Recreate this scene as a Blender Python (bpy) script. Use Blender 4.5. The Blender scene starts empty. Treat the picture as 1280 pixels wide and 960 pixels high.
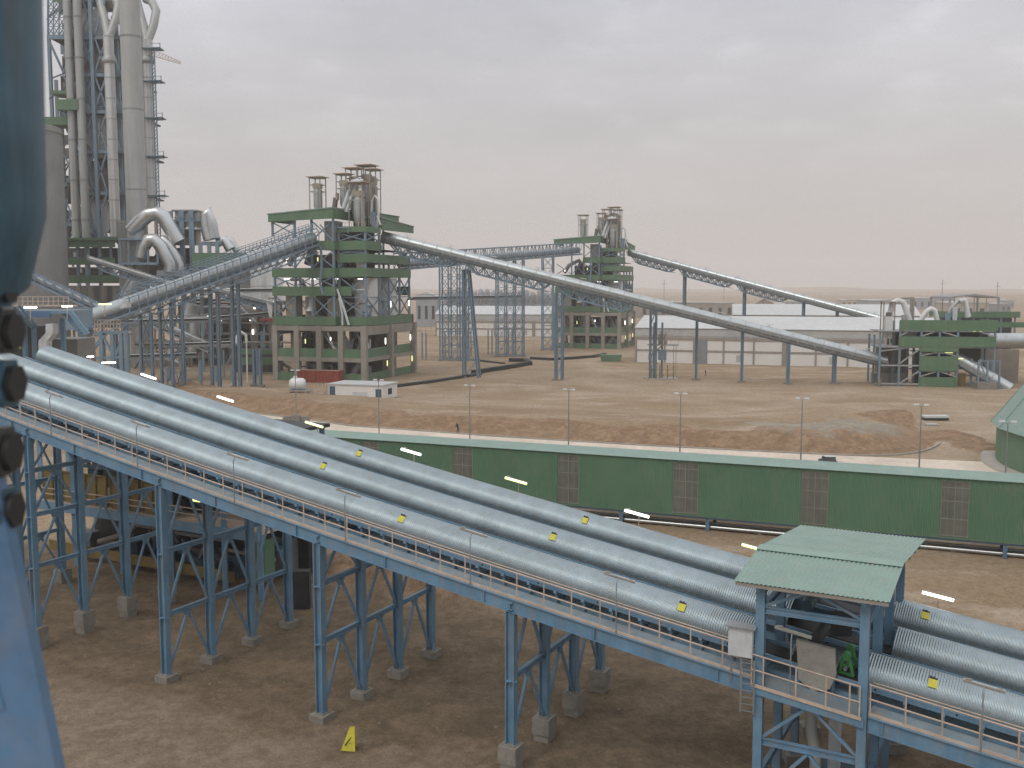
HAZE, SKYK, EXPO = 0.00025, 10.0, 0.0
import bpy, math, random
from mathutils import Vector, Matrix
random.seed(7)
R = math.radians
scene = bpy.context.scene
COL = scene.collection
V = Vector

# ------------------------------------------------------------------ camera geometry (1280 px wide frame)
CAM_H, FOC, PITCH = 25.0, 1256.0, math.atan(121/1256)
cp, sp = math.cos(PITCH), math.sin(PITCH)
def ray(px, py):
    return V((px-640, FOC*cp+(480-py)*sp, -FOC*sp+(480-py)*cp))
def ground(px, py, z=0.0):
    r = ray(px, py); t = (z-CAM_H)/r.z
    return V((r.x*t, r.y*t, z))
def at(px, py, Y):
    r = ray(px, py); t = Y/r.y
    return V((r.x*t, Y, CAM_H+r.z*t))
def on_plane(px, py, A, B):          # point of the vertical plane through plan points A, B
    n = V((-(B.y-A.y), B.x-A.x, 0)); r = ray(px, py); o = V((0, 0, CAM_H))
    t = (A-o).dot(n)/r.dot(n)
    return o+r*t

# ------------------------------------------------------------------ materials
def node(nt, t, **kw):
    n = nt.nodes.new(t)
    for k, v in kw.items(): setattr(n, k, v)
    return n
def paint(name, rgb, rough=0.55, metal=0.0, var=0.12, scale=0.6, fine=0.06, dirt=None, dirt_amt=0.35, bump=0.0, bscale=20, rand=0.0, streak=False, spec=0.4):
    m = bpy.data.materials.new(name); m.use_nodes = True
    nt = m.node_tree; nt.nodes.clear(); L = nt.links.new
    out = node(nt, 'ShaderNodeOutputMaterial'); b = node(nt, 'ShaderNodeBsdfPrincipled')
    L(b.outputs[0], out.inputs[0])
    geo = node(nt, 'ShaderNodeNewGeometry')
    pos = geo.outputs['Position']
    n1 = node(nt, 'ShaderNodeTexNoise'); n1.inputs['Scale'].default_value = scale; n1.inputs['Detail'].default_value = 5
    n2 = node(nt, 'ShaderNodeTexNoise'); n2.inputs['Scale'].default_value = scale*9; n2.inputs['Detail'].default_value = 4
    L(pos, n1.inputs['Vector'])
    if streak:
        mp = node(nt, 'ShaderNodeMapping'); mp.inputs['Scale'].default_value = (1, 1, 0.12); L(pos, mp.inputs[0]); L(mp.outputs[0], n2.inputs['Vector'])
    else: L(pos, n2.inputs['Vector'])
    hsv = node(nt, 'ShaderNodeHueSaturation'); hsv.inputs['Color'].default_value = (*rgb, 1)
    ma = node(nt, 'ShaderNodeMapRange'); ma.inputs[1].default_value = .3; ma.inputs[2].default_value = .7; ma.inputs[3].default_value = 1-var; ma.inputs[4].default_value = 1+var
    L(n1.outputs['Fac'], ma.inputs[0])
    mb_ = node(nt, 'ShaderNodeMapRange'); mb_.inputs[1].default_value = .3; mb_.inputs[2].default_value = .7; mb_.inputs[3].default_value = 1-fine; mb_.inputs[4].default_value = 1+fine
    L(n2.outputs['Fac'], mb_.inputs[0])
    mul = node(nt, 'ShaderNodeMath', operation='MULTIPLY'); L(ma.outputs[0], mul.inputs[0]); L(mb_.outputs[0], mul.inputs[1])
    val = mul.outputs[0]
    if rand:
        oi = node(nt, 'ShaderNodeObjectInfo'); mr = node(nt, 'ShaderNodeMapRange'); mr.inputs[3].default_value = 1-rand; mr.inputs[4].default_value = 1+rand
        L(oi.outputs['Random'], mr.inputs[0]); m2 = node(nt, 'ShaderNodeMath', operation='MULTIPLY'); L(val, m2.inputs[0]); L(mr.outputs[0], m2.inputs[1]); val = m2.outputs[0]
    L(val, hsv.inputs['Value']); col = hsv.outputs[0]
    if dirt:
        rp = node(nt, 'ShaderNodeMapRange'); rp.inputs[1].default_value = .48; rp.inputs[2].default_value = .72; rp.inputs[3].default_value = 0; rp.inputs[4].default_value = dirt_amt
        n3 = node(nt, 'ShaderNodeTexNoise'); n3.inputs['Scale'].default_value = scale*2.3; n3.inputs['Detail'].default_value = 8; n3.inputs['Roughness'].default_value = .65
        if streak: L(mp.outputs[0], n3.inputs['Vector'])
        else: L(pos, n3.inputs['Vector'])
        L(n3.outputs['Fac'], rp.inputs[0])
        mx = node(nt, 'ShaderNodeMixRGB'); mx.inputs[2].default_value = (*dirt, 1); L(rp.outputs[0], mx.inputs[0]); L(col, mx.inputs[1]); col = mx.outputs[0]
    L(col, b.inputs['Base Color'])
    b.inputs['Metallic'].default_value = metal; b.inputs['Specular IOR Level'].default_value = spec
    rr = node(nt, 'ShaderNodeMapRange'); rr.inputs[3].default_value = max(0, rough-.08); rr.inputs[4].default_value = min(1, rough+.08); L(n2.outputs['Fac'], rr.inputs[0]); L(rr.outputs[0], b.inputs['Roughness'])
    if bump:
        nb = node(nt, 'ShaderNodeTexNoise'); nb.inputs['Scale'].default_value = bscale; nb.inputs['Detail'].default_value = 4; L(pos, nb.inputs['Vector'])
        bp = node(nt, 'ShaderNodeBump'); bp.inputs['Strength'].default_value = bump; bp.inputs['Distance'].default_value = .05; L(nb.outputs['Fac'], bp.inputs['Height']); L(bp.outputs[0], b.inputs['Normal'])
    return m
def glow(name, rgb, s):
    m = bpy.data.materials.new(name); m.use_nodes = True; nt = m.node_tree
    b = nt.nodes['Principled BSDF']; b.inputs['Base Color'].default_value = (.8, .8, .8, 1)
    b.inputs['Emission Color'].default_value = (*rgb, 1); b.inputs['Emission Strength'].default_value = s
    return m
DUST = (.30, .235, .175)
M = dict(
 blue=paint('blue steel paint', (.128, .240, .340), .48, dirt=DUST, dirt_amt=.45, scale=.8, streak=True, var=.16),
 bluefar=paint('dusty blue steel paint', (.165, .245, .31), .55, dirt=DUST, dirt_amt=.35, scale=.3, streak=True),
 bluedark=paint('deep blue paint and shade', (.045, .095, .13), .5, dirt=(.13, .10, .075), dirt_amt=.6, scale=7, streak=True, var=.3, fine=.15),  # also darkens the near strut and tower clutter to stand in for shade
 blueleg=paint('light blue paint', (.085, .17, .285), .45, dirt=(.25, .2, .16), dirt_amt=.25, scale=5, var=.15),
 green=paint('green sheet cladding', (.094, .175, .10), .55, dirt=DUST, dirt_amt=.22, scale=.35, streak=True, var=.08),
 gwall=paint('green corrugated cladding', (.108, .212, .134), .5, dirt=DUST, dirt_amt=.2, scale=.22, var=.07, fine=.02),
 groof=paint('pale green roof sheet', (.215, .315, .272), .5, dirt=DUST, dirt_amt=.25, scale=.7, var=.07),
 galv=paint('galvanised cover sheet', (.33, .395, .42), .40, metal=.88, dirt=(.27, .25, .205), dirt_amt=.42, scale=1.0, var=.07, fine=.04, rand=.055),
 alu=paint('aluminium pipe cladding', (.50, .52, .52), .33, metal=.9, dirt=(.34, .29, .23), dirt_amt=.3, scale=.25, var=.08),
 tubef=paint('silver tube cladding', (.45, .49, .50), .38, metal=.8, dirt=(.36, .30, .24), dirt_amt=.35, scale=.3, var=.08),
 stack=paint('pale grey steel', (.37, .385, .375), .5, metal=.25, dirt=(.30, .27, .23), dirt_amt=.4, scale=.12, streak=True, var=.06),
 white=paint('white silo paint', (.62, .63, .62), .5, dirt=(.38, .33, .28), dirt_amt=.4, scale=.25, streak=True, var=.06),
 cream=paint('cream wall panel', (.70, .69, .655), .6, dirt=(.50, .46, .41), dirt_amt=.12, scale=.06, var=.03, fine=.02),
 wroof=paint('white metal roof', (.50, .51, .505), .5, dirt=(.42, .41, .36), dirt_amt=.12, scale=.05, var=.04),
 eave=paint('grey eave cladding', (.42, .43, .42), .55, dirt=DUST, dirt_amt=.3, scale=.1),
 brown=paint('brown frame paint', (.29, .26, .225), .6, scale=.4),
 conc=paint('cast concrete', (.285, .265, .23), .85, dirt=(.20, .165, .13), dirt_amt=.4, scale=.3, streak=True, bump=.2, bscale=6),
 foot=paint('footing concrete', (.235, .22, .19), .9, dirt=(.13, .10, .08), dirt_amt=.6, scale=1.2, bump=.35, bscale=14),
 silo=paint('grey silo concrete', (.19, .195, .19), .85, dirt=(.19, .17, .145), dirt_amt=.5, scale=.15, streak=True),
 clad=paint('bright duct cladding', (.56, .57, .56), .42, metal=.55, dirt=(.36, .33, .28), dirt_amt=.35, scale=.2, streak=True, var=.06),
 grey=paint('grey steel', (.24, .26, .27), .5, metal=.3, dirt=DUST, dirt_amt=.3, scale=.4),
 dark=paint('dark machinery and shade', (.035, .038, .04), .6, dirt=(.11, .10, .085), dirt_amt=.4, scale=.5),  # real dark machines, and the colour standing in for shade inside open structures
 beige=paint('dusty filter casing', (.40, .36, .29), .6, dirt=(.25, .2, .15), dirt_amt=.3, scale=.4, streak=True),
 rail=paint('rust primer handrail', (.47, .365, .285), .65, dirt=(.56, .51, .455), dirt_amt=.6, scale=1.1, var=.15),
 deck=paint('steel deck plate', (.20, .255, .285), .6, dirt=(.34, .265, .19), dirt_amt=.6, scale=.55, var=.15, bump=.15, bscale=30),
 yellow=paint('yellow paint', (.52, .47, .05), .5, dirt=(.25, .2, .1), dirt_amt=.25, scale=4),
 mesh=paint('ochre guard mesh', (.20, .14, .045), .7, scale=.9, dirt=(.08, .06, .04), dirt_amt=.5),
 pane=paint('dusty translucent sheet', (.125, .132, .108), .5, dirt=(.19, .19, .16), dirt_amt=.7, scale=.8, streak=True, var=.2),
 black=paint('black rubber', (.02, .02, .02), .6, scale=3),
 red=paint('red container paint', (.26, .055, .035), .55, dirt=(.25, .16, .12), dirt_amt=.4, scale=.5, streak=True),
 ltgreen=paint('bright green machine paint', (.07, .30, .09), .5, dirt=(.1, .1, .06), dirt_amt=.4, scale=3),
 cabinet=paint('pale grey cabinet paint', (.52, .55, .56), .5, dirt=(.4, .34, .28), dirt_amt=.3, scale=1.5, streak=True),
 hopper=paint('weathered hopper sheet', (.33, .32, .28), .7, metal=.1, dirt=(.22, .18, .13), dirt_amt=.6, scale=1.1),
 skin=paint('skin', (.28, .16, .10), .6), cloth=paint('dark work clothes', (.03, .032, .04), .9),
 panegrid=paint('sheet ribs', (.25, .25, .21), .6),
 rubble=paint('broken rubble', (.20, .165, .13), .95, scale=.9, var=.3, bump=.6, bscale=5),
 soilheap=paint('loose brown soil', (.20, .13, .08), .95, scale=.8, var=.25, bump=.8, bscale=4),
 kerb=paint('kerb stone', (.36, .33, .29), .85, scale=.6, bump=.2),
 farwall=paint('far grey cladding', (.30, .32, .34), .7, scale=.05, var=.1),
 tarnish=paint('mill steel', (.17, .15, .13), .5, metal=.5, dirt=(.28, .24, .2), dirt_amt=.6, scale=.2),
)
GLOW_W = glow('lit white tube', (1, .96, .88), 4.0)
GLOW_Y = glow('lit yellow tube', (.90, .92, .30), 1.5)

# ------------------------------------------------------------------ mesh builder
class MB:
    def __init__(s): s.v = []; s.f = []; s.sm = []
    def add(s, vs, fs, smooth=False):
        k = len(s.v); s.v += [V(p) for p in vs]
        for f in fs: s.f.append([i+k for i in f]); s.sm.append(smooth)
        return s
    def hexa(s, p):       # 8 points: bottom 4 ccw, top 4 ccw
        return s.add(p, [(3,2,1,0),(4,5,6,7),(0,1,5,4),(1,2,6,5),(2,3,7,6),(3,0,4,7)])
    def box(s, x0, x1, y0, y1, z0, z1):
        return s.hexa([(x0,y0,z0),(x1,y0,z0),(x1,y1,z0),(x0,y1,z0),(x0,y0,z1),(x1,y0,z1),(x1,y1,z1),(x0,y1,z1)])
    def frame(s, p, q, side=None):
        p, q = V(p), V(q); d = (q-p).normalized()
        up = V(side) if side is not None else (V((0,0,1)) if abs(d.z) < .95 else V((1,0,0)))
        x = d.cross(up).normalized(); y = x.cross(d).normalized()
        return p, q, x, y
    def bar(s, p, q, w, h=None, side=None):
        h = h or w; p, q, x, y = s.frame(p, q, side); c = [(-1,-1),(1,-1),(1,1),(-1,1)]
        return s.hexa([p+x*(i*w/2)+y*(j*h/2) for i, j in c]+[q+x*(i*w/2)+y*(j*h/2) for i, j in c])
    def ibeam(s, p, q, w, h, t=.06, side=None):   # flanges of width w at +-h/2 along y
        p, q, x, y = s.frame(p, q, side)
        for k in (-1, 1):
            o = y*(k*(h-t)/2)
            s.bar(p+o, q+o, w, t, y)
        s.bar(p, q, t*.7, h-2*t-.004, y)
        return s
    def tube(s, path, r, n=12, caps=True):
        path = [V(p) for p in path]; m = len(path); rs = r if isinstance(r, (list, tuple)) else [r]*m
        ref = None; rings = []
        for i, p in enumerate(path):
            d = ((path[min(i+1, m-1)]-p).normalized()+(p-path[max(i-1, 0)]).normalized())
            d = d.normalized() if d.length > 1e-6 else (path[1]-path[0]).normalized()
            if ref is None: ref = V((0,0,1)) if abs(d.z) < .9 else V((1,0,0))
            x = d.cross(ref).normalized(); y = x.cross(d).normalized(); ref = y
            rings.append([p+x*math.cos(2*math.pi*j/n)*rs[i]+y*math.sin(2*math.pi*j/n)*rs[i] for j in range(n)])
        vs = [q for rg in rings for q in rg]; fs = []
        for i in range(m-1):
            for j in range(n):
                k = (j+1) % n; fs.append((i*n+j, i*n+k, (i+1)*n+k, (i+1)*n+j))
        s.add(vs, fs, True)
        if caps:
            s.add(rings[0], [tuple(reversed(range(n)))]); s.add(rings[-1], [tuple(range(n))])
        return s
    def cyl(s, x, y, z0, z1, r0, r1=None, n=24):
        return s.tube([(x,y,z0),(x,y,z1)], [r0, r0 if r1 is None else r1], n)
    def lathe(s, x, y, prof, n=28):
        return s.tube([(x,y,z) for r, z in prof], [max(r, .01) for r, z in prof], n)
    def prism(s, poly, d):     # planar polygon extruded by vector d
        n = len(poly); poly = [V(p) for p in poly]; d = V(d)
        return s.add(poly+[p+d for p in poly], [tuple(reversed(range(n))), tuple(range(n, 2*n))]+[(i, (i+1)%n, n+(i+1)%n, n+i) for i in range(n)])
    def rail(s, path, r=.03, n=5): return s.tube(path, r, n)
    def mesh(s, name, org):
        me = bpy.data.meshes.new(name); me.from_pydata([p-org for p in s.v], [], s.f)
        me.polygons.foreach_set('use_smooth', s.sm); me.update()
        return me
ORG = {}
def _props(o, label, cat, group, kind):
    if label: o['label'] = label
    if cat: o['category'] = cat
    if group: o['group'] = group
    if kind: o['kind'] = kind
def thing(name, label, cat, loc=(0,0,0), rot=0.0, group=None):
    o = bpy.data.objects.new(name, None); COL.objects.link(o)
    o.empty_display_size = .5; o.location = loc; o.rotation_euler = (0, 0, rot)
    _props(o, label, cat, group, None)
    ORG[o.name] = V((0,0,0)) if rot else V(loc)    # turned things are built in their own frame
    return o
def part(mb, name, mat, parent, label=None, kind=None):
    org = ORG[parent.name]
    o = bpy.data.objects.new(name, mb.mesh(name, org)); COL.objects.link(o); o.parent = parent
    o.data.materials.append(mat); ORG[o.name] = org
    _props(o, label, None, None, kind)
    return o
def copy_part(src, parent, offset=(0,0,0), rot=None):
    c = src.copy(); COL.objects.link(c); c.parent = parent; c.location = V(offset)
    if rot is not None: c.rotation_euler = rot
    ORG[c.name] = ORG[parent.name]
    return c
def solo(mb, name, mat, label=None, cat=None, group=None, kind=None):
    n = len(mb.v); c = sum(mb.v, V((0,0,0)))/n; c.z = min(p.z for p in mb.v)
    o = bpy.data.objects.new(name, mb.mesh(name, c)); COL.objects.link(o); o.location = c
    o.data.materials.append(mat); ORG[o.name] = c
    _props(o, label, cat, group, kind)
    return o
def copy_tree(o, parent=None):
    c = o.copy(); COL.objects.link(c); c.parent = parent
    ORG[c.name] = ORG[o.name]
    for ch in list(o.children): copy_tree(ch, c)
    return c
def place(src, loc, rot, label):
    c = copy_tree(src); c.location = loc; c.rotation_euler = (0, 0, rot); c['label'] = label
    return c
ORDN = ['first','second','third','fourth','fifth','sixth','seventh','eighth','ninth','tenth','eleventh','twelfth']
# ================================================================== near field: three covered belt conveyors on trestles
U = V((.882, -.471, 0)); N = V((.471, .882, 0)); P2 = V((-22, 61.95, 0))
def gz(a): return 13.3-.1795*a+.00045*a*a
def C(a, b, z): return P2+U*a+N*b+V((0, 0, z))
def D(a, b, dz): return C(a, b, gz(a)+dz)          # height above the sloping girder line
A0, A1 = -27.0, 57.0
TB = (2.6, 7.1, 11.7)
GAP = (38.4, 40.9)
def sweep(mb, b0, b1, z0, z1, a0, a1, step=2.5):
    n = max(1, round((a1-a0)/step)); vs = []; fs = []
    for i in range(n+1):
        a = a0+(a1-a0)*i/n
        vs += [D(a,b0,z0), D(a,b1,z0), D(a,b1,z1), D(a,b0,z1)]
        if i:
            k = 4*i
            for j in range(4): fs.append((k-4+j, k-4+(j+1)%4, k+(j+1)%4, k+j))
    fs += [(3,2,1,0), (4*n,4*n+1,4*n+2,4*n+3)]
    mb.add(vs, fs)

# --- one corrugated cover sheet, its own frame: x along the conveyor, y across, z up
SEC, RIBS, TR, TZ = 1.68, 14, 1.0, .86
def cover_mesh():
    me_v, fs = [], []
    prof = [(-TR, -.16)]+[(-TR*math.cos(math.pi*i/26), TR*math.sin(math.pi*i/26)) for i in range(27)]+[(TR, -.16)]
    nx = RIBS*6
    for i in range(nx+1):
        x = SEC*i/nx; h = .012*math.cos(2*math.pi*RIBS*i/nx)
        for (y, z) in prof:
            l = math.hypot(y, z); ny, nz = (y/l, z/l) if z > 0 else (math.copysign(1, y), 0)
            me_v.append((x, y+ny*h, z+nz*h))
    m = len(prof)
    for i in range(nx):
        for j in range(m-1): fs.append((i*m+j, (i+1)*m+j, (i+1)*m+j+1, i*m+j+1))
    me = bpy.data.meshes.new('cover_sheet'); me.from_pydata(me_v, [], fs)
    me.polygons.foreach_set('use_smooth', [True]*len(fs)); me.materials.append(M['galv'])
    nrm = []; w_ = 2*math.pi*RIBS/SEC
    for (x, y, z), k in zip(me_v, range(len(me_v))):
        py_, pz_ = prof[k % m]; l = math.hypot(py_, pz_); ny, nz = (py_/l, pz_/l) if pz_ > 0 else (math.copysign(1, py_), 0)
        nrm.append(V((.012*w_*math.sin(w_*x), ny, nz)).normalized())
    me.update(); me.normals_split_custom_set_from_vertices(nrm)
    return me
COVER = cover_mesh()
CONV_LABEL = ['first of three parallel corrugated tube conveyors, running along the handrailed walkway',
              'middle of the three parallel corrugated tube covered conveyors on blue trestles',
              'last of three parallel corrugated tube conveyors, running along the lit strip lamps']
for k, b in enumerate(TB):
    t = thing('belt_conveyor', CONV_LABEL[k], 'conveyor', D(A0, b, 0), 0, 'triple covered conveyors on the blue trestles')
    org = ORG[t.name]
    a = A0+(.0, .7, 1.2)[k]
    while a+SEC < A1:
        if not (a+SEC > GAP[0]-(.2 if k else .0) and a < GAP[1]+.1):
            p, q = D(a, b, TZ), D(a+SEC, b, TZ)
            o = bpy.data.objects.new('cover_sheet', COVER); COL.objects.link(o); o.parent = t
            o.location = p-org; d = q-p
            o.rotation_euler = (0, -math.atan2(d.z, math.hypot(d.x, d.y)), math.atan2(d.y, d.x))
            ORG[o.name] = org; o.scale = (d.length/SEC, 1, 1)
        a += SEC
    for sgn in (-1, 1):
        m = MB(); sweep(m, b+sgn*1.03-.07, b+sgn*1.03+.07, .50, .72, A0, A1); part(m, 'stringer', M['blue'], t)
        m = MB(); sweep(m, b+sgn*.7-.12, b+sgn*.7+.12, -.5, -.02, A0, A1); part(m, 'girder', M['blue'], t)
    m = MB(); sweep(m, b-.62, b+.62, .60, .66, A0, A1); part(m, 'belt', M['black'], t)
    m = MB(); a = A0+1
    while a < A1:
        for sgn in (-1, 1):
            m.bar(D(a, b+sgn*1.03, 0), D(a, b+sgn*1.03, .5), .12, .12); m.bar(D(a+.02, b+sgn*1.09, .5), D(a+.02, b+sgn*1.24, .52), .16, .14)
        m.bar(D(a, b-1.1, -.06), D(a, b+1.1, -.06), .12, .12); m.tube([D(a+.4, b-.6, .54), D(a+.4, b+.6, .54)], .06, 6)
        a += 1.55
    part(m, 'idler_frame', M['blue'], t)
    a = A0+1
    while a < A1:
        m = MB(); m.tube([D(a+.4, b-.95, .42), D(a+.4, b+.95, .42)], .08, 6); part(m, 'return_roller', M['dark'], t); a += 3.1
    a = A0+2.3
    while a < A1:
        for sgn in (-1, 1): m = MB(); m.box(*[c for pr in zip(D(a, b+sgn*1.06, .66)-V((.06,.05,.05)), D(a, b+sgn*1.06, .66)+V((.06,.05,.05))) for c in pr]); part(m, 'cover_clamp', M['dark'], t)
        a += SEC*2

# --- trestles
FOOT = {-2: 1.0, -1: 1.55, 0: .45, 1: .45, 2: 1.35, 4: .6}
LEV = {-2: [4.5, 9, 13], -1: [5.8, 9.4, 12.5], 0: [4.3, 8.4], 1: [4.7, 8.1], 2: [4.9], 4: [3.2]}
TRE = {-2: 'blue four column trestle mostly hidden behind the bolted blue strut beside the camera',
       -1: 'tallest blue trestle in full view, on tall stained footings before the ochre guard panels',
       0: 'blue four column trestle on low footings, next to the one on tall stained footings',
       1: 'blue four column trestle on low footings, the one next to the yellow folded stand',
       2: 'shortest blue trestle in full view on tall two tier concrete pedestals',
       4: 'blue trestle beyond the green roofed transfer tower'}
for k in FOOT:
    a = 12.45*k; top = gz(a)-.66; hf = FOOT[k]
    t = thing('support_trestle', TRE[k], 'trestle', C(a, 0, 0), 0, 'blue trestles under the triple conveyors')
    lv = [hf+.05]+LEV[k]+[top]
    for i in range(4):
        m = MB(); m.ibeam(C(a, 3.9*i, hf), C(a, 3.9*i, top if i == 0 else top+.1), .44, .5, .05, side=U)
        for z in LEV[k]: m.box(*[c for pr in zip(C(a, 3.9*i, z-.12)-V((.27,.27,0)), C(a, 3.9*i, z-.09)+V((.27,.27,0))) for c in pr])
        part(m, 'column', M['blue'], t)
        f = MB(); c0 = C(a, 3.9*i, 0)
        def blk(w, z0, z1):
            f.hexa([C(a-w, 3.9*i-w, z0), C(a+w, 3.9*i-w, z0), C(a+w, 3.9*i+w, z0), C(a-w, 3.9*i+w, z0), C(a-w, 3.9*i-w, z1), C(a+w, 3.9*i-w, z1), C(a+w, 3.9*i+w, z1), C(a-w, 3.9*i+w, z1)])
        if hf > 1.2: blk(.44, -.4, hf*.32); blk(.52, hf*.32, hf)
        else: blk(.52, -.4, hf)
        blk(.33, hf+.002, hf+.05)
        part(f, 'footing', M['foot'], t)
    for z in LEV[k]:
        for i in range(3):
            m = MB(); m.ibeam(C(a, 3.9*i+.2, z), C(a, 3.9*i+3.7, z), .22, .3, .04, side=(0,0,1)); part(m, 'beam', M['blue'], t)
    m = MB(); m.ibeam(C(a, -.2, top+.3), C(a, 13.8, top+.3), .3, .4, .05, side=(0,0,1)); part(m, 'cross_head', M['blue'], t)
    for z0, z1 in zip(lv[:-1], lv[1:]):
        for i in range(3):
            mid = C(a, 3.9*i+1.95, z1-.16)
            for e in (.2, 3.7):
                m = MB(); m.bar(C(a, 3.9*i+e, z0+.12), mid, .13, .15, side=U); part(m, 'brace', M['blue'], t)
            m = MB(); m.prism([C(a-.03, 3.9*i+1.5, z1-.15), C(a-.03, 3.9*i+2.4, z1-.15), C(a-.03, 3.9*i+2.15, z1-.55), C(a-.03, 3.9*i+1.75, z1-.55)], U*.06)
            part(m, 'gusset', M['blue'], t)

# --- near inspection walkway with its deep edge girder, and a far one
def walkway(label, b, side, a0, a1, deep, wide):
    t = thing('inspection_walkway', label, 'walkway', D(a0, b, 0))
    m = MB(); sweep(m, b-.03, b+.03, -deep, 0, a0, a1); sweep(m, b-.16, b+.16, -deep-.03, -deep, a0, a1); sweep(m, b-.16, b+.16, 0, .03, a0, a1)
    part(m, 'girder', M['blue'], t)
    a = a0+.6
    while a < a1:
        m = MB(); m.hexa([D(a-.02,b-.15,-deep+.002), D(a+.02,b-.15,-deep+.002), D(a+.02,b-.032,-deep+.002), D(a-.02,b-.032,-deep+.002), D(a-.02,b-.15,-.002), D(a+.02,b-.15,-.002), D(a+.02,b-.032,-.002), D(a-.02,b-.032,-.002)]); part(m, 'stiffener', M['blue'], t)
        a += 6.22
    lo, hi = sorted((b+side*.18, b+side*wide))
    m = MB(); sweep(m, lo, hi, .035, .06, a0, a1); part(m, 'deck', M['deck'], t)
    m = MB(); sweep(m, b-.025, b+.025, .034, .17, a0, a1); part(m, 'toe_board', M['rail'], t)
    if side < 0: return t
    for nm, bb, zz in (('top_rail', b, 1.42), ('middle_rail', b, .78)):
        m = MB(); n = round((a1-a0)/3); m.rail([D(a0+(a1-a0)*i/n, bb, zz) for i in range(n+1)], .04, 6); part(m, nm, M['rail'], t)
    inner = b+side*wide
    if side < 0: return t
    m = MB(); n = round((a1-a0)/3); m.rail([D(a0+(a1-a0)*i/n, inner, 1.1) for i in range(n+1)], .03, 6); part(m, 'inner_rail', M['rail'], t)
    n = round((a1-a0)/1.52); first = None
    for i in range(n+1):
        a = a0+.05+(a1-a0-.1)*i/n
        if first is None:
            m = MB(); m.bar(D(a, b, .05), D(a, b, 1.42), .06, .06); first = part(m, 'post', M['rail'], t); a_first = a
        else: copy_part(first, t, D(a, b, 0)-D(a_first, b, 0))
    return t
walkway('long handrailed walkway with deep blue edge girder along the first tube conveyor', 0, 1, A0, 37.55, .64, 1.15)
walkway('short handrailed walkway running on beyond the green roofed tower', 0, 1, 42.45, A1, .64, 1.15)
walkway('walkway along the far side of the triple conveyors, mostly hidden behind the tubes', 13.75, -1, A0, A1, .4, .9)

# --- fluorescent lamps on posts
def lamp_post(label, a, b, lit, facing, h, group):
    t = thing('walkway_lamp', label, 'lamp', D(a, b, 0), 0, group)
    m = MB(); m.tube([D(a, b, .05), D(a, b, h-.25), D(a, b+facing*.12, h-.05), D(a, b+facing*.3, h)], .034, 6); part(m, 'pole', M['grey'] if not lit else M['rail'], t)
    m = MB(); e = V((0, 0, .05)); q0, q1 = D(a-.80, b+facing*.3, h+.02), D(a+.80, b+facing*.3, h+.02)
    m.bar(q0, q1, .15, .05, side=(0,0,1)); m.bar(q0+U*.1+e, q0+U*.35+e, .06, .06); m.bar(q1-U*.35+e, q1-U*.1+e, .06, .06)
    part(m, 'housing', M['hopper'], t)
    off = N*(facing*.08)-e
    m = MB(); m.tube([q0+off, q1+off], .085, 8); part(m, 'tube', lit or M['cabinet'], t)
FRONT = [-18.2, -10.0, -1.9, 6.2, 14.4, 22.5, 30.7, 46.9]
FL = ['mostly hidden by the bolted blue strut', 'first clear of the bolted blue strut', 'above the trestle on tall footings', 'third along from the bolted blue strut', 'fourth along from the bolted blue strut',
      'above the trestle on tall pedestals', 'last before the green roofed tower', 'beyond the green roofed tower']
for a, l in zip(FRONT, FL):
    lamp_post('unlit grey strip lamp on walkway post, '+l, a, -.05, None, 1, 2.75, 'unlit strip lamps on the near walkway')
far = [((187,470), GLOW_W), ((283,498), GLOW_W), ((394,530), GLOW_Y), ((515,564), GLOW_W), ((646,600), GLOW_Y), ((797,641), GLOW_W), ((945,684), GLOW_Y), ((1173,744), GLOW_W)]
FLL = ['white lit strip lamp topmost at the upper end of the conveyors', 'white lit strip lamp against the open sand before the blue pylons', 'yellow lit strip lamp over the far end of the green gallery roof',
       'white lit strip lamp before the green gallery wall, by its second mesh window', 'yellow lit strip lamp in front of the green gallery wall, between two mesh windows', 'white lit strip lamp just under the green gallery',
       'yellow lit strip lamp peeping past the ridge of the pale green roof', 'white lit strip lamp against bare soil past the green roofed tower']
for (p, g), l in zip(far, FLL):
    A, B = C(0, 13.9, 0), C(40, 13.9, 0); q = on_plane(p[0], p[1], A, B); a = (q-P2).dot(U)
    lamp_post(l, a, 14.15, g, -1, q.z-gz(a), 'lit strip lamps along the far walkway')

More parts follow.
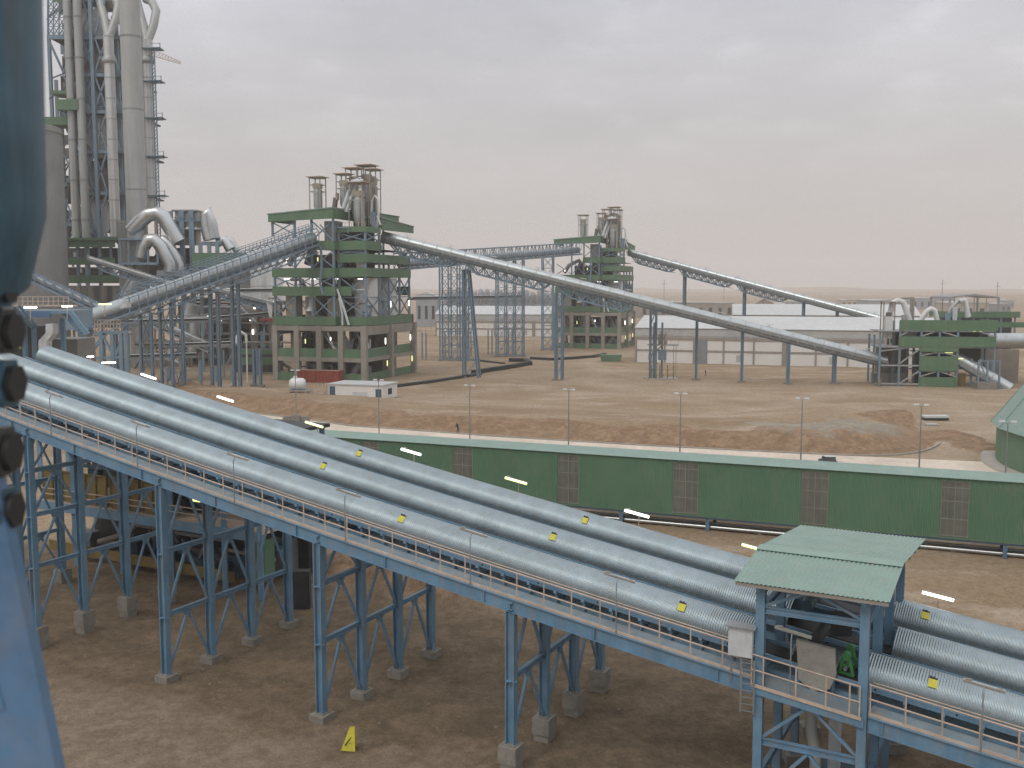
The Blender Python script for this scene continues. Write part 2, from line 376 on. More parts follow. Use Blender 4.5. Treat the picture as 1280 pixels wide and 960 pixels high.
# --- yellow danger plates on the tubes
SIGNS = [(0,503,644,'first tube, by its middle trestle'),(0,853,752,'first tube, just before the tower'),(0,1167,846,'first tube, past the tower'),
         (1,405,581,'middle tube, upper stretch'),(1,692,673,'middle tube, halfway down'),(2,450,573,'far tube, upper stretch'),(2,732,655,'far tube, halfway down'),(2,1157,774,'far tube, past the tower')]
for k, px, py, l in SIGNS:
    b = TB[k]-.62; q = on_plane(px, py, C(0, b, 0), C(40, b, 0)); a = (q-P2).dot(U)
    th = R(52); nrm = -N*math.cos(th)+V((0,0,1))*math.sin(th); tan = N*math.sin(th)+V((0,0,1))*math.cos(th)
    s = (D(a+.3, 0, 0)-D(a-.3, 0, 0)).normalized()
    c = D(a, TB[k], TZ)+nrm*(TR+.03)
    t = thing('warning_sign', 'yellow warning plate with black symbol on the '+l, 'sign', c, 0, 'yellow warning plates on the tubes')
    def rect(m, x0, x1, y0, y1, z0, z1): m.hexa([c+s*x+tan*y+nrm*z for x, y, z in ((x0,y0,z0),(x1,y0,z0),(x1,y1,z0),(x0,y1,z0),(x0,y0,z1),(x1,y0,z1),(x1,y1,z1),(x0,y1,z1))])
    m = MB(); rect(m, -.19, .19, -.34, .08, 0, .012); part(m, 'plate', M['yellow'], t)
    m = MB()
    for i, (x0, y0, x1, y1) in enumerate([(-.17,.12,-.08,.22),(-.09,.09,.02,.19),(0,.12,.08,.23),(.07,.10,.19,.17),(-.15,.085,.15,.115)]): rect(m, x0, x1, y0, y1, .0+.001*i, .014+.001*i)
    part(m, 'symbol', M['black'], t)

# ================================================================== transfer tower with the pale green roof
TA, TBk = 37.7, 42.2
t = thing('transfer_tower', 'blue steel tower with pale green corrugated gable roof astride the triple conveyors', 'tower', C(TA, 0, 0))
ROOFZ = lambda b: 11.9+(.125*(b+.8) if b < 3.6 else .55-.10*(b-3.6))
for a in (TA, TBk):
    for b in (0, 3.9, 7.8, 11.7):
        m = MB(); m.ibeam(C(a, b, .5), C(a, b, ROOFZ(b)-.3), .40, .36, .045, side=N); part(m, 'column', M['blue'], t)
        f = MB(); f.box(*[c for pr in zip(C(a, b, -.4)-V((.5,.5,0)), C(a, b, .5)+V((.5,.5,0))) for c in pr]); part(f, 'footing', M['foot'], t)
for a in (TA, TBk):
    for z in (10.5,):
        m = MB(); m.ibeam(C(a, .2, z), C(a, 11.5, z), .22, .3, .04, side=(0,0,1)); part(m, 'beam', M['blue'], t)
    for z in (2.6,):
        m = MB(); m.ibeam(C(a, .2, z), C(a, 11.5, z), .22, .3, .04, side=(0,0,1)); part(m, 'beam', M['blue'], t)
for b in (0, 11.7):
    for z in (10.55, 4.4, 1.6):
        m = MB(); m.ibeam(C(TA+.2, b, z), C(TBk-.2, b, z), .22, .32, .04, side=(0,0,1)); part(m, 'beam', M['blue'], t)
    for s0, s1, z0, z1 in ((.2, 1.9, 10.75, 11.5), (4.3, 2.6, 10.75, 11.5), (.2, 2.1, 4.6, 6.3), (4.3, 2.4, 4.6, 6.3), (.2, 2.2, 1.8, 4.2), (4.3, 2.3, 1.8, 4.2)):
        m = MB(); m.bar(C(TA+s0, b, z0), C(TA+s1, b, z1), .13, .14); part(m, 'brace', M['blue'], t)
for b in (3.9, 7.8):
    m = MB(); m.ibeam(C(TA+.2, b, 10.9), C(TBk-.2, b, 10.9), .2, .28, .04, side=(0,0,1)); part(m, 'beam', M['blue'], t)
# corrugated roof, two slopes, waves across the fall
def corr_roof(mb, P, a0, a1, bs, pitch, amp, th=.012):
    n = round((a1-a0)/pitch*4); vs = []
    for i in range(n+1):
        a = a0+(a1-a0)*i/n; h = amp*(1, 0, -1, 0)[i % 4]
        for b, z in bs: vs.append(P(a, b, z+h))
    m = len(bs); fs = [(i*m+j, (i+1)*m+j, (i+1)*m+j+1, i*m+j+1) for i in range(n) for j in range(m-1)]
    k = len(vs); mb.add(vs+[p-V((0,0,th)) for p in vs], fs+[tuple(reversed([q+k for q in f])) for f in fs], True)
    for e in (0, m-1):
        mb.add([], [])
RA0, RA1 = TA-1.05, TBk+1.05
m = MB(); corr_roof(m, C, RA0, RA1, [(-.8, ROOFZ(-.8)), (1.4, ROOFZ(1.4)), (3.45, ROOFZ(3.45))], .205, .03)
corr_roof(m, C, RA0, RA1, [(3.75, ROOFZ(3.75)), (8.5, ROOFZ(8.5)), (13.1, ROOFZ(13.1))], .205, .03)
roof = part(m, 'roof', M['groof'], t)
m = MB(); m.prism([C(RA0-.02, 3.1, ROOFZ(3.1)+.07), C(RA0-.02, 3.6, 12.53), C(RA0-.02, 4.1, ROOFZ(4.1)+.07), C(RA0-.02, 4.1, ROOFZ(4.1)+.05), C(RA0-.02, 3.6, 12.50), C(RA0-.02, 3.1, ROOFZ(3.1)+.05)], U*(RA1-RA0+.04)); part(m, 'ridge_cap', M['groof'], roof)
for b in (-.7, 1.2, 2.9, 4.4, 6.6, 8.8, 11, 12.9):
    m = MB(); m.bar(C(RA0+.05, b, ROOFZ(b)-.14), C(RA1-.05, b, ROOFZ(b)-.14), .1, .16); part(m, 'purlin', M['brown'] if b < 0 else M['blue'], t)
for a in (TA, TBk):
    m = MB(); m.bar(C(a, -.6, ROOFZ(-.6)-.32), C(a, 3.6, 12.15), .16, .2); part(m, 'rafter', M['blue'], t)
    m = MB(); m.bar(C(a, 3.6, 12.15), C(a, 12.9, ROOFZ(12.9)-.32), .16, .2); part(m, 'rafter', M['blue'], t)
    m = MB(); m.bar(C(a, .15, 10.7), C(a, 2.2, 12.0), .11, .11); part(m, 'brace', M['stack'], t)
# landing
dz0, dz1 = gz(TA)-.2, gz(TBk)-.15
def L(a, b, dz): return C(a, b, dz0+(dz1-dz0)*(a-TA)/(TBk-TA)+dz)
m = MB()
for b0, b1, z0, z1 in ((-.32, -.26, -.34, 0),):
    m.hexa([L(TA-.3,b0,z0), L(TBk+.1,b0,z0), L(TBk+.1,b1,z0), L(TA-.3,b1,z0), L(TA-.3,b0,z1), L(TBk+.1,b0,z1), L(TBk+.1,b1,z1), L(TA-.3,b1,z1)])
part(m, 'landing_girder', M['blue'], t)
m = MB(); m.hexa([L(TA-.2,-.25,.0), L(TBk+.05,-.25,.0), L(TBk+.05,1.4,.0), L(TA-.2,1.4,.0), L(TA-.2,-.25,.04), L(TBk+.05,-.25,.04), L(TBk+.05,1.4,.04), L(TA-.2,1.4,.04)]); part(m, 'deck', M['deck'], t)
m = MB(); m.hexa([L(TA-.3,-.38,.0), L(TBk,-.38,.0), L(TBk,-.33,.0), L(TA-.3,-.33,.0), L(TA-.3,-.38,.15), L(TBk,-.38,.15), L(TBk,-.33,.15), L(TA-.3,-.33,.15)]); part(m, 'toe_board', M['rail'], t)
for nm, z in (('top_rail', 1.5), ('middle_rail', .8)):
    m = MB(); m.rail([L(TA-.3, -.36, z), L(TBk-.05, -.36, z)], .036, 6); part(m, nm, M['rail'], t)
for a in (TA-.28, TA+.25, TA+1.7, TA+3.0, TBk-.08, TBk-.5):
    m = MB(); m.bar(L(a, -.36, .02), L(a, -.36, 1.5), .06, .06); part(m, 'post', M['rail'], t)

# hardware inside the tower
m = MB(); c = C(TA+2.05, .95, 0)
hz = gz(TA+2)+.15
def Q(a, b, z): return C(TA+a, b, z)
m.prism([Q(1.5,1.15,hz+.1), Q(2.15,1.15,hz-.35), Q(2.9,1.15,hz-.1), Q(3.15,1.15,hz+.6), Q(3.05,1.15,hz+1.75), Q(1.35,1.15,hz+1.95)], N*.25)
solo(m, 'belt_hood', M['hopper'], 'weathered grey steel hood with pointed bottom beside the open belt in the tower', 'hood')
t2 = thing('drive_unit', 'bright green and black drive machinery on the open belt under the tower roof', 'machine', Q(2, 2.6, hz))
for k, (a, b) in enumerate(((1.5, 2.2), (3.4, 2.2), (1.5, 3.3), (3.4, 3.3))):
    m = MB(); m.bar(Q(a-.32,b,hz+.3), Q(a-.05,b,hz+1.35), .1, .14); m.bar(Q(a+.32,b,hz+.3), Q(a+.05,b,hz+1.35), .1, .14); m.bar(Q(a-.36,b,hz+.35), Q(a+.36,b,hz+.3), .12, .16); m.tube([Q(a,b-.15,hz+1.2), Q(a,b+.15,hz+1.2)], .2, 12); m.bar(Q(a-.2,b,hz+.75), Q(a+.2,b,hz+.75), .1, .1); part(m, 'bracket', M['ltgreen'], t2)
for a in (1.0, 1.4, 1.8, 2.2, 2.6, 3.0, 3.4):
    m = MB(); m.tube([Q(a, 1.9, gz(TA+a)+1.0), Q(a, 3.5, gz(TA+a)+1.0)], .09, 10); part(m, 'roller', M['grey'], t2)
m = MB(); m.tube([Q(2.1, 1.6, hz+1.9), Q(2.1, 3.8, hz+1.9)], .3, 16); part(m, 'drum', M['dark'], t2)
m = MB(); m.box(*[c for pr in zip(Q(1.9, 6.2, hz+.6), Q(2.9, 6.7, hz+1.9)) for c in sorted(pr)]); part(m, 'gearbox', M['dark'], t2)
m = MB(); m.tube([Q(.9, 5.5, hz+2.2), Q(.9, 9.5, hz+2.2)], .28, 14); part(m, 'motor', M['bluedark'], t2)
lamp_post('unlit grey strip lamp on the landing rail in front of the weathered hood', TA+1.45, -.36, None, 1, 2.75, 'unlit strip lamps on the near walkway')
# cabinet and its ladder cage
t3 = thing('control_cabinet', 'pale grey control cabinet with rain hood on the outer tower column', 'cabinet', Q(-1.35, -.3, 0))
zc = gz(TA-1)+1.0
m = MB(); m.hexa([Q(-1.35,-.45,zc), Q(-.25,-.45,zc), Q(-.25,-.1,zc), Q(-1.35,-.1,zc), Q(-1.35,-.45,zc+1.35), Q(-.25,-.45,zc+1.35), Q(-.25,-.1,zc+1.35), Q(-1.35,-.1,zc+1.35)]); part(m, 'box', M['cabinet'], t3)
m = MB(); m.hexa([Q(-1.5,-.6,zc+1.36), Q(-.1,-.6,zc+1.36), Q(-.1,0,zc+1.42), Q(-1.5,0,zc+1.42), Q(-1.5,-.6,zc+1.4), Q(-.1,-.6,zc+1.4), Q(-.1,0,zc+1.46), Q(-1.5,0,zc+1.46)]); part(m, 'rain_hood', M['grey'], t3)
for a in (-1.3, -.3):
    m = MB(); m.bar(Q(a,-.06,zc-1.4), Q(a,-.06,zc+1.3), .07, .07); part(m, 'leg', M['grey'], t3)
t3 = thing('cable_ladder', 'short grey cable ladder hanging below the pale grey control cabinet', 'cable ladder', Q(-.7, -.4, 0))
for a in (-.75, -.15):
    m = MB(); m.bar(Q(a,-.4,zc-2.6), Q(a,-.4,zc-.1), .06, .08); part(m, 'stile', M['grey'], t3)
m = MB()
for i in range(8): m.bar(Q(-.75,-.4,zc-2.5+i*.32), Q(-.15,-.4,zc-2.5+i*.32), .04, .04)
part(m, 'rungs', M['grey'], t3)
# chutes and plant below the landing
m = MB(); m.tube([Q(2.0,1.6,gz(TA)-.3), Q(2.05,1.6,4.6), Q(2.3,1.5,3.6), Q(2.3,1.5,2.0), Q(2.0,1.4,.6), Q(1.9,1.4,0)], .26, 14)
solo(m, 'discharge_pipe', M['stack'], 'pale cranked discharge pipe dropping below the tower landing', 'pipe')
m = MB(); m.tube([Q(2.6,4.6,gz(TA)-.3), Q(2.6,4.6,0)], .3, 14)
solo(m, 'drain_pipe', M['cabinet'], 'straight pale pipe behind the cranked discharge pipe under the tower', 'pipe')
m = MB(); m.hexa([Q(1.5,3.5,0), Q(4,3.5,0), Q(4,6,0), Q(1.5,6,0), Q(1.5,3.5,1.6), Q(4,3.5,1.6), Q(4,6,1.6), Q(1.5,6,1.6)])
solo(m, 'spill_bin', M['bluedark'], 'dark blue spill bin on the ground under the tower', 'bin')

# ================================================================== green enclosed gallery
GA, GB = ground(430, 547, 7.25), ground(1280, 603, 7.25)
gu = (GB-GA); gu.z = 0; GL = gu.length; gu.normalize(); gn = V((-gu.y, gu.x, 0))
G0 = V((GA.x, GA.y, 0))
def E_(s, w, z): return G0+gu*s+gn*w+V((0, 0, z))
def s_of(px): return (on_plane(px, 600, GA, GB)-G0).dot(gu)
S0, S1 = s_of(372), GL+14
t = thing('conveyor_gallery', 'long green corrugated enclosed conveyor gallery with mesh windows on short blue legs', 'gallery', E_(S0, 0, 0))
wins = [(s_of(a), s_of(b)) for a, b in ((452,474),(566,591),(697,724),(841,873),(1002,1036),(1177,1213))]
step = wins[5][0]-wins[4][0]; wins.append((wins[5][0]+step, wins[5][1]+step))
def corr_wall(mb, s0, s1, w, z0, z1, pitch=.22, amp=.034):
    n = max(2, round((s1-s0)/pitch))*4; vs = []
    for i in range(n+1):
        s = s0+(s1-s0)*i/n; h = amp*(-1, -1, 1, 1)[i % 4]
        vs += [E_(s, w+h, z0), E_(s, w+h, z1)]
    mb.add(vs, [(2*i, 2*i+2, 2*i+3, 2*i+1) for i in range(n)])
edges = [S0]+[x for w in wins for x in w]+[S1]
wall = MB()
for i in range(0, len(edges), 2): corr_wall(wall, edges[i], edges[i+1], 0, 1.45, 7.2)
for a, b in wins: corr_wall(wall, a, b, 0, 6.95, 7.2); corr_wall(wall, a, b, 0, 1.45, 1.62)
part(wall, 'wall', M['gwall'], t)
m = MB(); corr_wall(m, S0, S1, 4.4, 1.45, 7.2, .4); part(m, 'wall', M['gwall'], t)
m = MB(); corr_roof(m, E_, S0-.2, S1, [(-.22, 7.24), (2.2, 7.62), (4.6, 7.26)], .22, .03); part(m, 'roof', M['groof'], t)
m = MB(); m.hexa([E_(S0,.03,1.42), E_(S1,.03,1.42), E_(S1,4.3,1.42), E_(S0,4.3,1.42), E_(S0,.03,1.5), E_(S1,.03,1.5), E_(S1,4.3,1.5), E_(S0,4.3,1.5)]); part(m, 'floor', M['conc'], t)
m = MB(); m.bar(E_(S0, .1, 1.33), E_(S1, .1, 1.33), .14, .2); part(m, 'sill_girder', M['bluedark'], t)
m = MB(); m.bar(E_(S0, 4.3, 1.2), E_(S1, 4.3, 1.2), .14, .34); part(m, 'sill_girder', M['bluedark'], t)
for a, b in wins:
    m = MB(); m.hexa([E_(a,.07,1.62), E_(b,.07,1.62), E_(b,.1,1.62), E_(a,.1,1.62), E_(a,.07,6.95), E_(b,.07,6.95), E_(b,.1,6.95), E_(a,.1,6.95)]); wn = part(m, 'window', M['pane'], t)
    m = MB()
    for x in (a+.05, (a+b)/2, b-.05): m.bar(E_(x,.03,1.62), E_(x,.03,6.95), .06, .06, side=gn)
    part(m, 'frame', M['panegrid'], wn)
    m = MB()
    for z in (1.7, 3.3, 5.0, 6.3, 6.9): m.bar(E_(a,.055,z), E_(b,.055,z), .03, .07)
    for k in (1.5, 4.5): m.bar(E_(a+(b-a)*k/6,.06,1.62), E_(a+(b-a)*k/6,.06,6.9), .03, .03, side=gn)
    part(m, 'mesh_grid', M['panegrid'], wn)
    m = MB(); m.bar(E_(a+.1,.5,6.2), E_(b-.1,.5,3.6), .2, .2); part(m, 'wall_brace', M['dark'], wn)
for i in range(16):
    s = s_of(885)+(i-11)*9.2
    if S0 < s < S1:
        for w in (.12, 4.1):
            m = MB(); m.ibeam(E_(s, w, 0), E_(s, w, 1.22), .3, .34, .05, side=gu); part(m, 'leg', M['blue'], t)
m = MB(); m.bar(E_(S0, 2.2, 1.9), E_(S1, 2.2, 1.9), 1.2, .1); part(m, 'belt', M['black'], t)
for w, l in ((.65, 'silver'), (1.1, 'second')):
    m = MB(); m.tube([E_(S0+4, w, .30 if w < 1 else .62), E_(S1, w, .30 if w < 1 else .62)], .2 if w < 1 else .13, 12)
    o = solo(m, 'service_pipe', M['alu'] if w < 1 else M['grey'], 'long silver clad pipe on low sleepers under the green gallery' if w < 1 else 'thinner grey pipe behind the silver clad pipe under the green gallery', 'pipe')
for i in range(9):
    s = S0+10+i*9
    m = MB(); m.box(*[c for pr in zip(E_(s, .9, -.2)-V((.2,.5,0)), E_(s, .9, .1)+V((.2,.5,0))) for c in pr])
    solo(m, 'pipe_sleeper', M['foot'], 'concrete pipe sleeper under the green gallery, %s from its far end' % ORDN[i], 'pipe support', 'pipe sleepers behind the gallery')
# ================================================================== ground
from mathutils import noise as NZ
def sstep(a, b, x):
    t = max(0, min(1, (x-a)/(b-a))); return t*t*(3-2*t)
KERB = [ground(px, py) for px, py in ((230,506),(403,527.5),(440,533),(500,537),(620,546),(800,557),(985,566.5),(1090,571),(1150,567),(1176,556),(1178,546),(1150,537))]
def seg_dist(p, a, b):
    d = b-a; t = max(0, min(1, (p-a).dot(d)/d.length_squared)); return (p-(a+d*t)).length
KP = [k.to_2d() for k in KERB]
def inside_berm(p):      # beyond the kerb line
    x, y = p
    n = False; poly = KP+[V((90, 260)), V((-140, 260)), V((-140, KP[0].y))]
    j = len(poly)-1
    for i in range(len(poly)):
        a, b = poly[i], poly[j]
        if (a.y > y) != (b.y > y) and x < (b.x-a.x)*(y-a.y)/(b.y-a.y)+a.x: n = not n
        j = i
    return n
MOUNDS = [(ground(330, 690), 6, 1.6), (ground(560, 725), 8, 3.0), (ground(480, 708), 8, 2.4), (ground(1188, 548), 7, 1.6), (ground(1228, 560), 6, 1.4),
          (ground(1060, 552), 9, 1.3), (ground(985, 555), 7, .8), (ground(243, 493), 7, 1.3), (ground(225, 492), 5, 1.0)]
TRACKS = [[ground(*p).to_2d() for p in pth] for pth in (((800,440),(735,452),(760,466),(860,480),(1000,500),(1120,535),(1190,562)),((600,480),(740,492),(900,498),(1030,497),(1180,490)),((560,500),(700,510),(860,522),(960,512),(1060,487)),((700,470),(830,495),(960,515),(1120,505)),((420,508),(560,492),(690,480),(790,462)),((1180,575),(1215,555),(1240,535),(1190,500)))]
BANK = [0.0]
def gheight(x, y):
    r = math.hypot(x, y)
    z = .0; bank = 0.0; BANK[0] = 0.0
    if y > 5:
        p = V((x, y))
        if 110 < y < 240 and -150 < x < 100:
            d = min(seg_dist(p, KP[i], KP[i+1]) for i in range(len(KP)-1))
            if inside_berm(p):
                nn = NZ.noise(V((x*.09, y*.09, 1))); g2 = NZ.noise(V((x*.35, y*.2, 7)))
                up = sstep(.4, 9+2.5*nn, d+.8*g2*sstep(1, 4, d))
                z += up*(2.1+.6*nn)*(1-sstep(12, 46, d))
                bank = sstep(.3, 1.2, d)*(1-sstep(8+2*nn+1.5*g2, 11+3*nn+1.5*g2, d))
            rough = sstep(1, 6, d)
        else: rough = 1
        for c, rad, h in MOUNDS:
            q = math.hypot(x-c.x, (y-c.y)*.8)/rad
            if q < 1:
                z += h*(1-q*q)**2*(.75+.5*NZ.noise(V((x*.35, y*.35, 4)))); bank = max(bank, sstep(.0, .5, 1-q))
        near = 1-sstep(70, 160, r)
        z += (.10*NZ.noise(V((x*.22, y*.22, 0)))+.05*NZ.noise(V((x*.9, y*.9, 2)))*near)*rough*(1-.0*near)
        z += .045*abs(NZ.noise(V((x*2.1, y*2.1, 6))))*near*rough
        z -= .04
    BANK[0] = bank
    if r > 1200:
        z += sstep(1200, 3500, r)*(9*NZ.noise(V((x*.0007, y*.0011, 3)))+5+3*NZ.noise(V((x*.002, y*.003, 9))))
    return z
def track(x, y):
    if not (115 < y < 420 and -90 < x < 130): return 0.0
    p = V((x, y)); w = 0.0
    for k, t in enumerate(TRACKS):
        d = min(seg_dist(p, a, b) for a, b in zip(t[:-1], t[1:]))+1.6*NZ.noise(V((x*.05, y*.05, k)))
        w = max(w, math.exp(-((abs(d)-1.4)/1.1)**2)*.8, .55*math.exp(-(d/5)**2))
    return w
def build_ground():
    vs, fs, bk, tk = [], [], [], []
    rad = [0.5]+[6+i*3 for i in range(9)]
    r = 33.0
    while r < 240: rad.append(r); r += .36+.0048*max(0, r-40)
    while r < 5300: rad.append(r); r *= 1.03
    na = 400; TH = R(80)
    for r in rad:
        for j in range(na+1):
            tt = (j/na*2-1); th = TH*(.45*tt+.55*tt**3)*1.0
            x, y = r*math.sin(th), r*math.cos(th)
            vs.append((x, y, gheight(x, y))); bk.append(BANK[0]); tk.append(track(x, y))
    w = na+1
    for i in range(len(rad)-1):
        for j in range(na): fs.append((i*w+j, i*w+j+1, (i+1)*w+j+1, (i+1)*w+j))
    fs = [tuple(reversed(f)) for f in fs]
    me = bpy.data.meshes.new('ground'); me.from_pydata(vs, [], fs); me.polygons.foreach_set('use_smooth', [True]*len(fs)); me.update()
    at_ = me.attributes.new('fresh_earth', 'FLOAT', 'POINT'); at_.data.foreach_set('value', bk)
    at2 = me.attributes.new('wheel_track', 'FLOAT', 'POINT'); at2.data.foreach_set('value', tk)
    o = bpy.data.objects.new('ground', me); COL.objects.link(o); o['kind'] = 'structure'
    return o
def ground_mat():
    m = bpy.data.materials.new('desert soil'); m.use_nodes = True; nt = m.node_tree; L = nt.links.new
    b = nt.nodes['Principled BSDF']; b.inputs['Roughness'].default_value = .95; b.inputs['Specular IOR Level'].default_value = .15
    geo = node(nt, 'ShaderNodeNewGeometry'); pos = geo.outputs['Position']
    def nz(scale, det=6, rough=.6, sc=None):
        n = node(nt, 'ShaderNodeTexNoise'); n.inputs['Scale'].default_value = scale; n.inputs['Detail'].default_value = det; n.inputs['Roughness'].default_value = rough
        if sc:
            mp = node(nt, 'ShaderNodeMapping'); mp.inputs['Scale'].default_value = sc; mp.inputs['Rotation'].default_value = (0, 0, .3); L(pos, mp.inputs[0]); L(mp.outputs[0], n.inputs['Vector'])
        else: L(pos, n.inputs['Vector'])
        return n.outputs['Fac']
    def ramp(f, a, c, lo=0., hi=1.):
        n = node(nt, 'ShaderNodeMapRange'); n.interpolation_type = 'SMOOTHSTEP'
        n.inputs[1].default_value = a; n.inputs[2].default_value = c; n.inputs[3].default_value = lo; n.inputs[4].default_value = hi; L(f, n.inputs[0]); return n.outputs[0]
    def mix(f, a, c, mode='MIX'):
        n = node(nt, 'ShaderNodeMixRGB', blend_type=mode)
        if isinstance(f, float): n.inputs[0].default_value = f
        else: L(f, n.inputs[0])
        for i, x in ((1, a), (2, c)):
            if isinstance(x, tuple): n.inputs[i].default_value = (*x, 1)
            else: L(x, n.inputs[i])
        return n.outputs[0]
    def math_(op, a, c):
        n = node(nt, 'ShaderNodeMath', operation=op)
        for i, x in enumerate((a, c)):
            if isinstance(x, (int, float)): n.inputs[i].default_value = x
            else: L(x, n.inputs[i])
        return n.outputs[0]
    sand = mix(ramp(nz(.022), .35, .65), (.275, .198, .125), (.345, .262, .178))
    sand = mix(ramp(nz(.055, 6, .6, (1, 2.2, 1)), .5, .66), sand, (.40, .315, .235))       # wheel-packed pale tracks
    sand = mix(ramp(nz(.09, 5, .65, (.5, 1.6, 1)), .56, .70, 0, .7), sand, (.22, .145, .09))
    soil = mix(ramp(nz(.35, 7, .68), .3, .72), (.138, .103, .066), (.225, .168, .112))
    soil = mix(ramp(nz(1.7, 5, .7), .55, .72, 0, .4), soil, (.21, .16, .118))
    # darker brown soil, partly painted-in shade, around the near conveyors, with a ragged edge
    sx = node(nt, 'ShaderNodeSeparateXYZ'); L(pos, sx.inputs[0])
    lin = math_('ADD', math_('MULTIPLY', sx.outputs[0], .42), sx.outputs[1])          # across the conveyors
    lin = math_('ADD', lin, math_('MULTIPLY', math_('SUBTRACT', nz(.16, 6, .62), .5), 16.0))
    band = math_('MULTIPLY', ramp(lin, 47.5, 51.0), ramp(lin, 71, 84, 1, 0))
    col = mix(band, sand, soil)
    road_z = ramp(nz(.5, 6, .7), .42, .62)
    wt = node(nt, 'ShaderNodeAttribute'); wt.attribute_name = 'wheel_track'
    sand = mix(math_('MULTIPLY', wt.outputs['Fac'], ramp(nz(.12, 5, .6), .3, .7, .35, .9)), sand, (.43, .345, .262))
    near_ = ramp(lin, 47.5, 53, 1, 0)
    sand = mix(math_('MULTIPLY', near_, .8), sand, mix(ramp(nz(.5, 6, .65), .35, .68), (.19, .148, .106), (.255, .202, .150)))  # near sand darkened to paint in the shade of the camera's tower
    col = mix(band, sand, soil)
    # banks steeper than the flat show fresh brown earth
    sn = node(nt, 'ShaderNodeSeparateXYZ'); L(geo.outputs['Normal'], sn.inputs[0])
    fe = node(nt, 'ShaderNodeAttribute'); fe.attribute_name = 'fresh_earth'
    ragged = ramp(math_('ADD', fe.outputs['Fac'], math_('MULTIPLY', math_('SUBTRACT', nz(.5, 6, .7), .5), .9)), .35, .7)
    col = mix(math_('MULTIPLY', ragged, .85), col, mix(road_z, (.22, .142, .085), (.31, .205, .13)))
    col = mix(ramp(nz(3.2, 4, .7), .60, .72, 0, .35), col, (.13, .095, .065))
    px_, py_ = ground(1040, 548).x, ground(1040, 548).y
    vd = node(nt, 'ShaderNodeVectorMath', operation='SUBTRACT'); L(pos, vd.inputs[0]); vd.inputs[1].default_value = (px_, py_, 0)
    vm = node(nt, 'ShaderNodeVectorMath', operation='MULTIPLY'); L(vd.outputs[0], vm.inputs[0]); vm.inputs[1].default_value = (.075, .10, 0)
    vl = node(nt, 'ShaderNodeVectorMath', operation='LENGTH'); L(vm.outputs[0], vl.inputs[0])
    patch = ramp(math_('ADD', vl.outputs['Value'], math_('MULTIPLY', math_('SUBTRACT', nz(.25, 6, .65), .5), 1.6)), .75, 1.05, .75, 0)
    col = mix(patch, col, (.33, .30, .25))            # spilled grey gravel
    col = mix(ramp(nz(7.0, 3, .6), .68, .76, 0, .3), col, (.34, .28, .22))
    grit = math_('MULTIPLY', ramp(nz(1.3, 9, .75), .33, .67, .80, 1.16), ramp(nz(8, 7, .75), .34, .66, .80, 1.15))
    gh = node(nt, 'ShaderNodeHueSaturation'); L(grit, gh.inputs['Value']); L(col, gh.inputs['Color']); col = gh.outputs[0]
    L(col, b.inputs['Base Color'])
    bp = node(nt, 'ShaderNodeBump'); bp.inputs['Strength'].default_value = .9; bp.inputs['Distance'].default_value = .18
    h = math_('ADD', nz(1.4, 9, .72), math_('MULTIPLY', nz(5, 6, .65), .7)); L(h, bp.inputs['Height']); L(bp.outputs[0], b.inputs['Normal'])
    return m
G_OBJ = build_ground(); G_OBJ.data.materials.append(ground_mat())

# road of packed pale marl along the kerb
def ribbon(path, off0, off1, z, mb):
    vs = []; n = len(path)
    for i, p in enumerate(path):
        d = (path[min(i+1, n-1)]-path[max(i-1, 0)]).normalized(); nn = V((-d.y, d.x, 0))
        for o in (off0, off1): vs.append(V((p.x+nn.x*o, p.y+nn.y*o, z)))
    k = len(mb.v); mb.add(vs, [(2*i, 2*i+2, 2*i+3, 2*i+1) for i in range(n-1)], True)
def dens(path, k=8):
    out = []
    for i in range(len(path)-1):
        for j in range(k): out.append(path[i].lerp(path[i+1], j/k))
    return out+[path[-1]]
ext = [KERB[0]+(KERB[0]-KERB[1]).normalized()*30]+KERB[:8]+[KERB[7]+(KERB[7]-KERB[6]).normalized()*60]
pale = paint('packed marl road', (.60, .52, .43), .95, var=.10, scale=.12, fine=.1, dirt=(.44, .35, .265), dirt_amt=.6, bump=.3, bscale=8)
m = MB(); ribbon(dens(ext), -9.5, -.25, .022, m)
road = solo(m, 'road', pale, kind='structure')
def chaikin(p, n=3):
    for _ in range(n): p = [p[0]]+[q for a, b in zip(p[:-1], p[1:]) for q in (a.lerp(b, .25), a.lerp(b, .75))]+[p[-1]]
    return p
m = MB(); kd = chaikin(KERB)
for a, b in zip(kd[:-12], kd[1:-11]): m.bar(a+V((0,0,.06)), b+V((0,0,.06)), .25, .3)
solo(m, 'kerb', M['kerb'], 'low pale kerb edging the brown bank along the far side of the road', 'kerb')

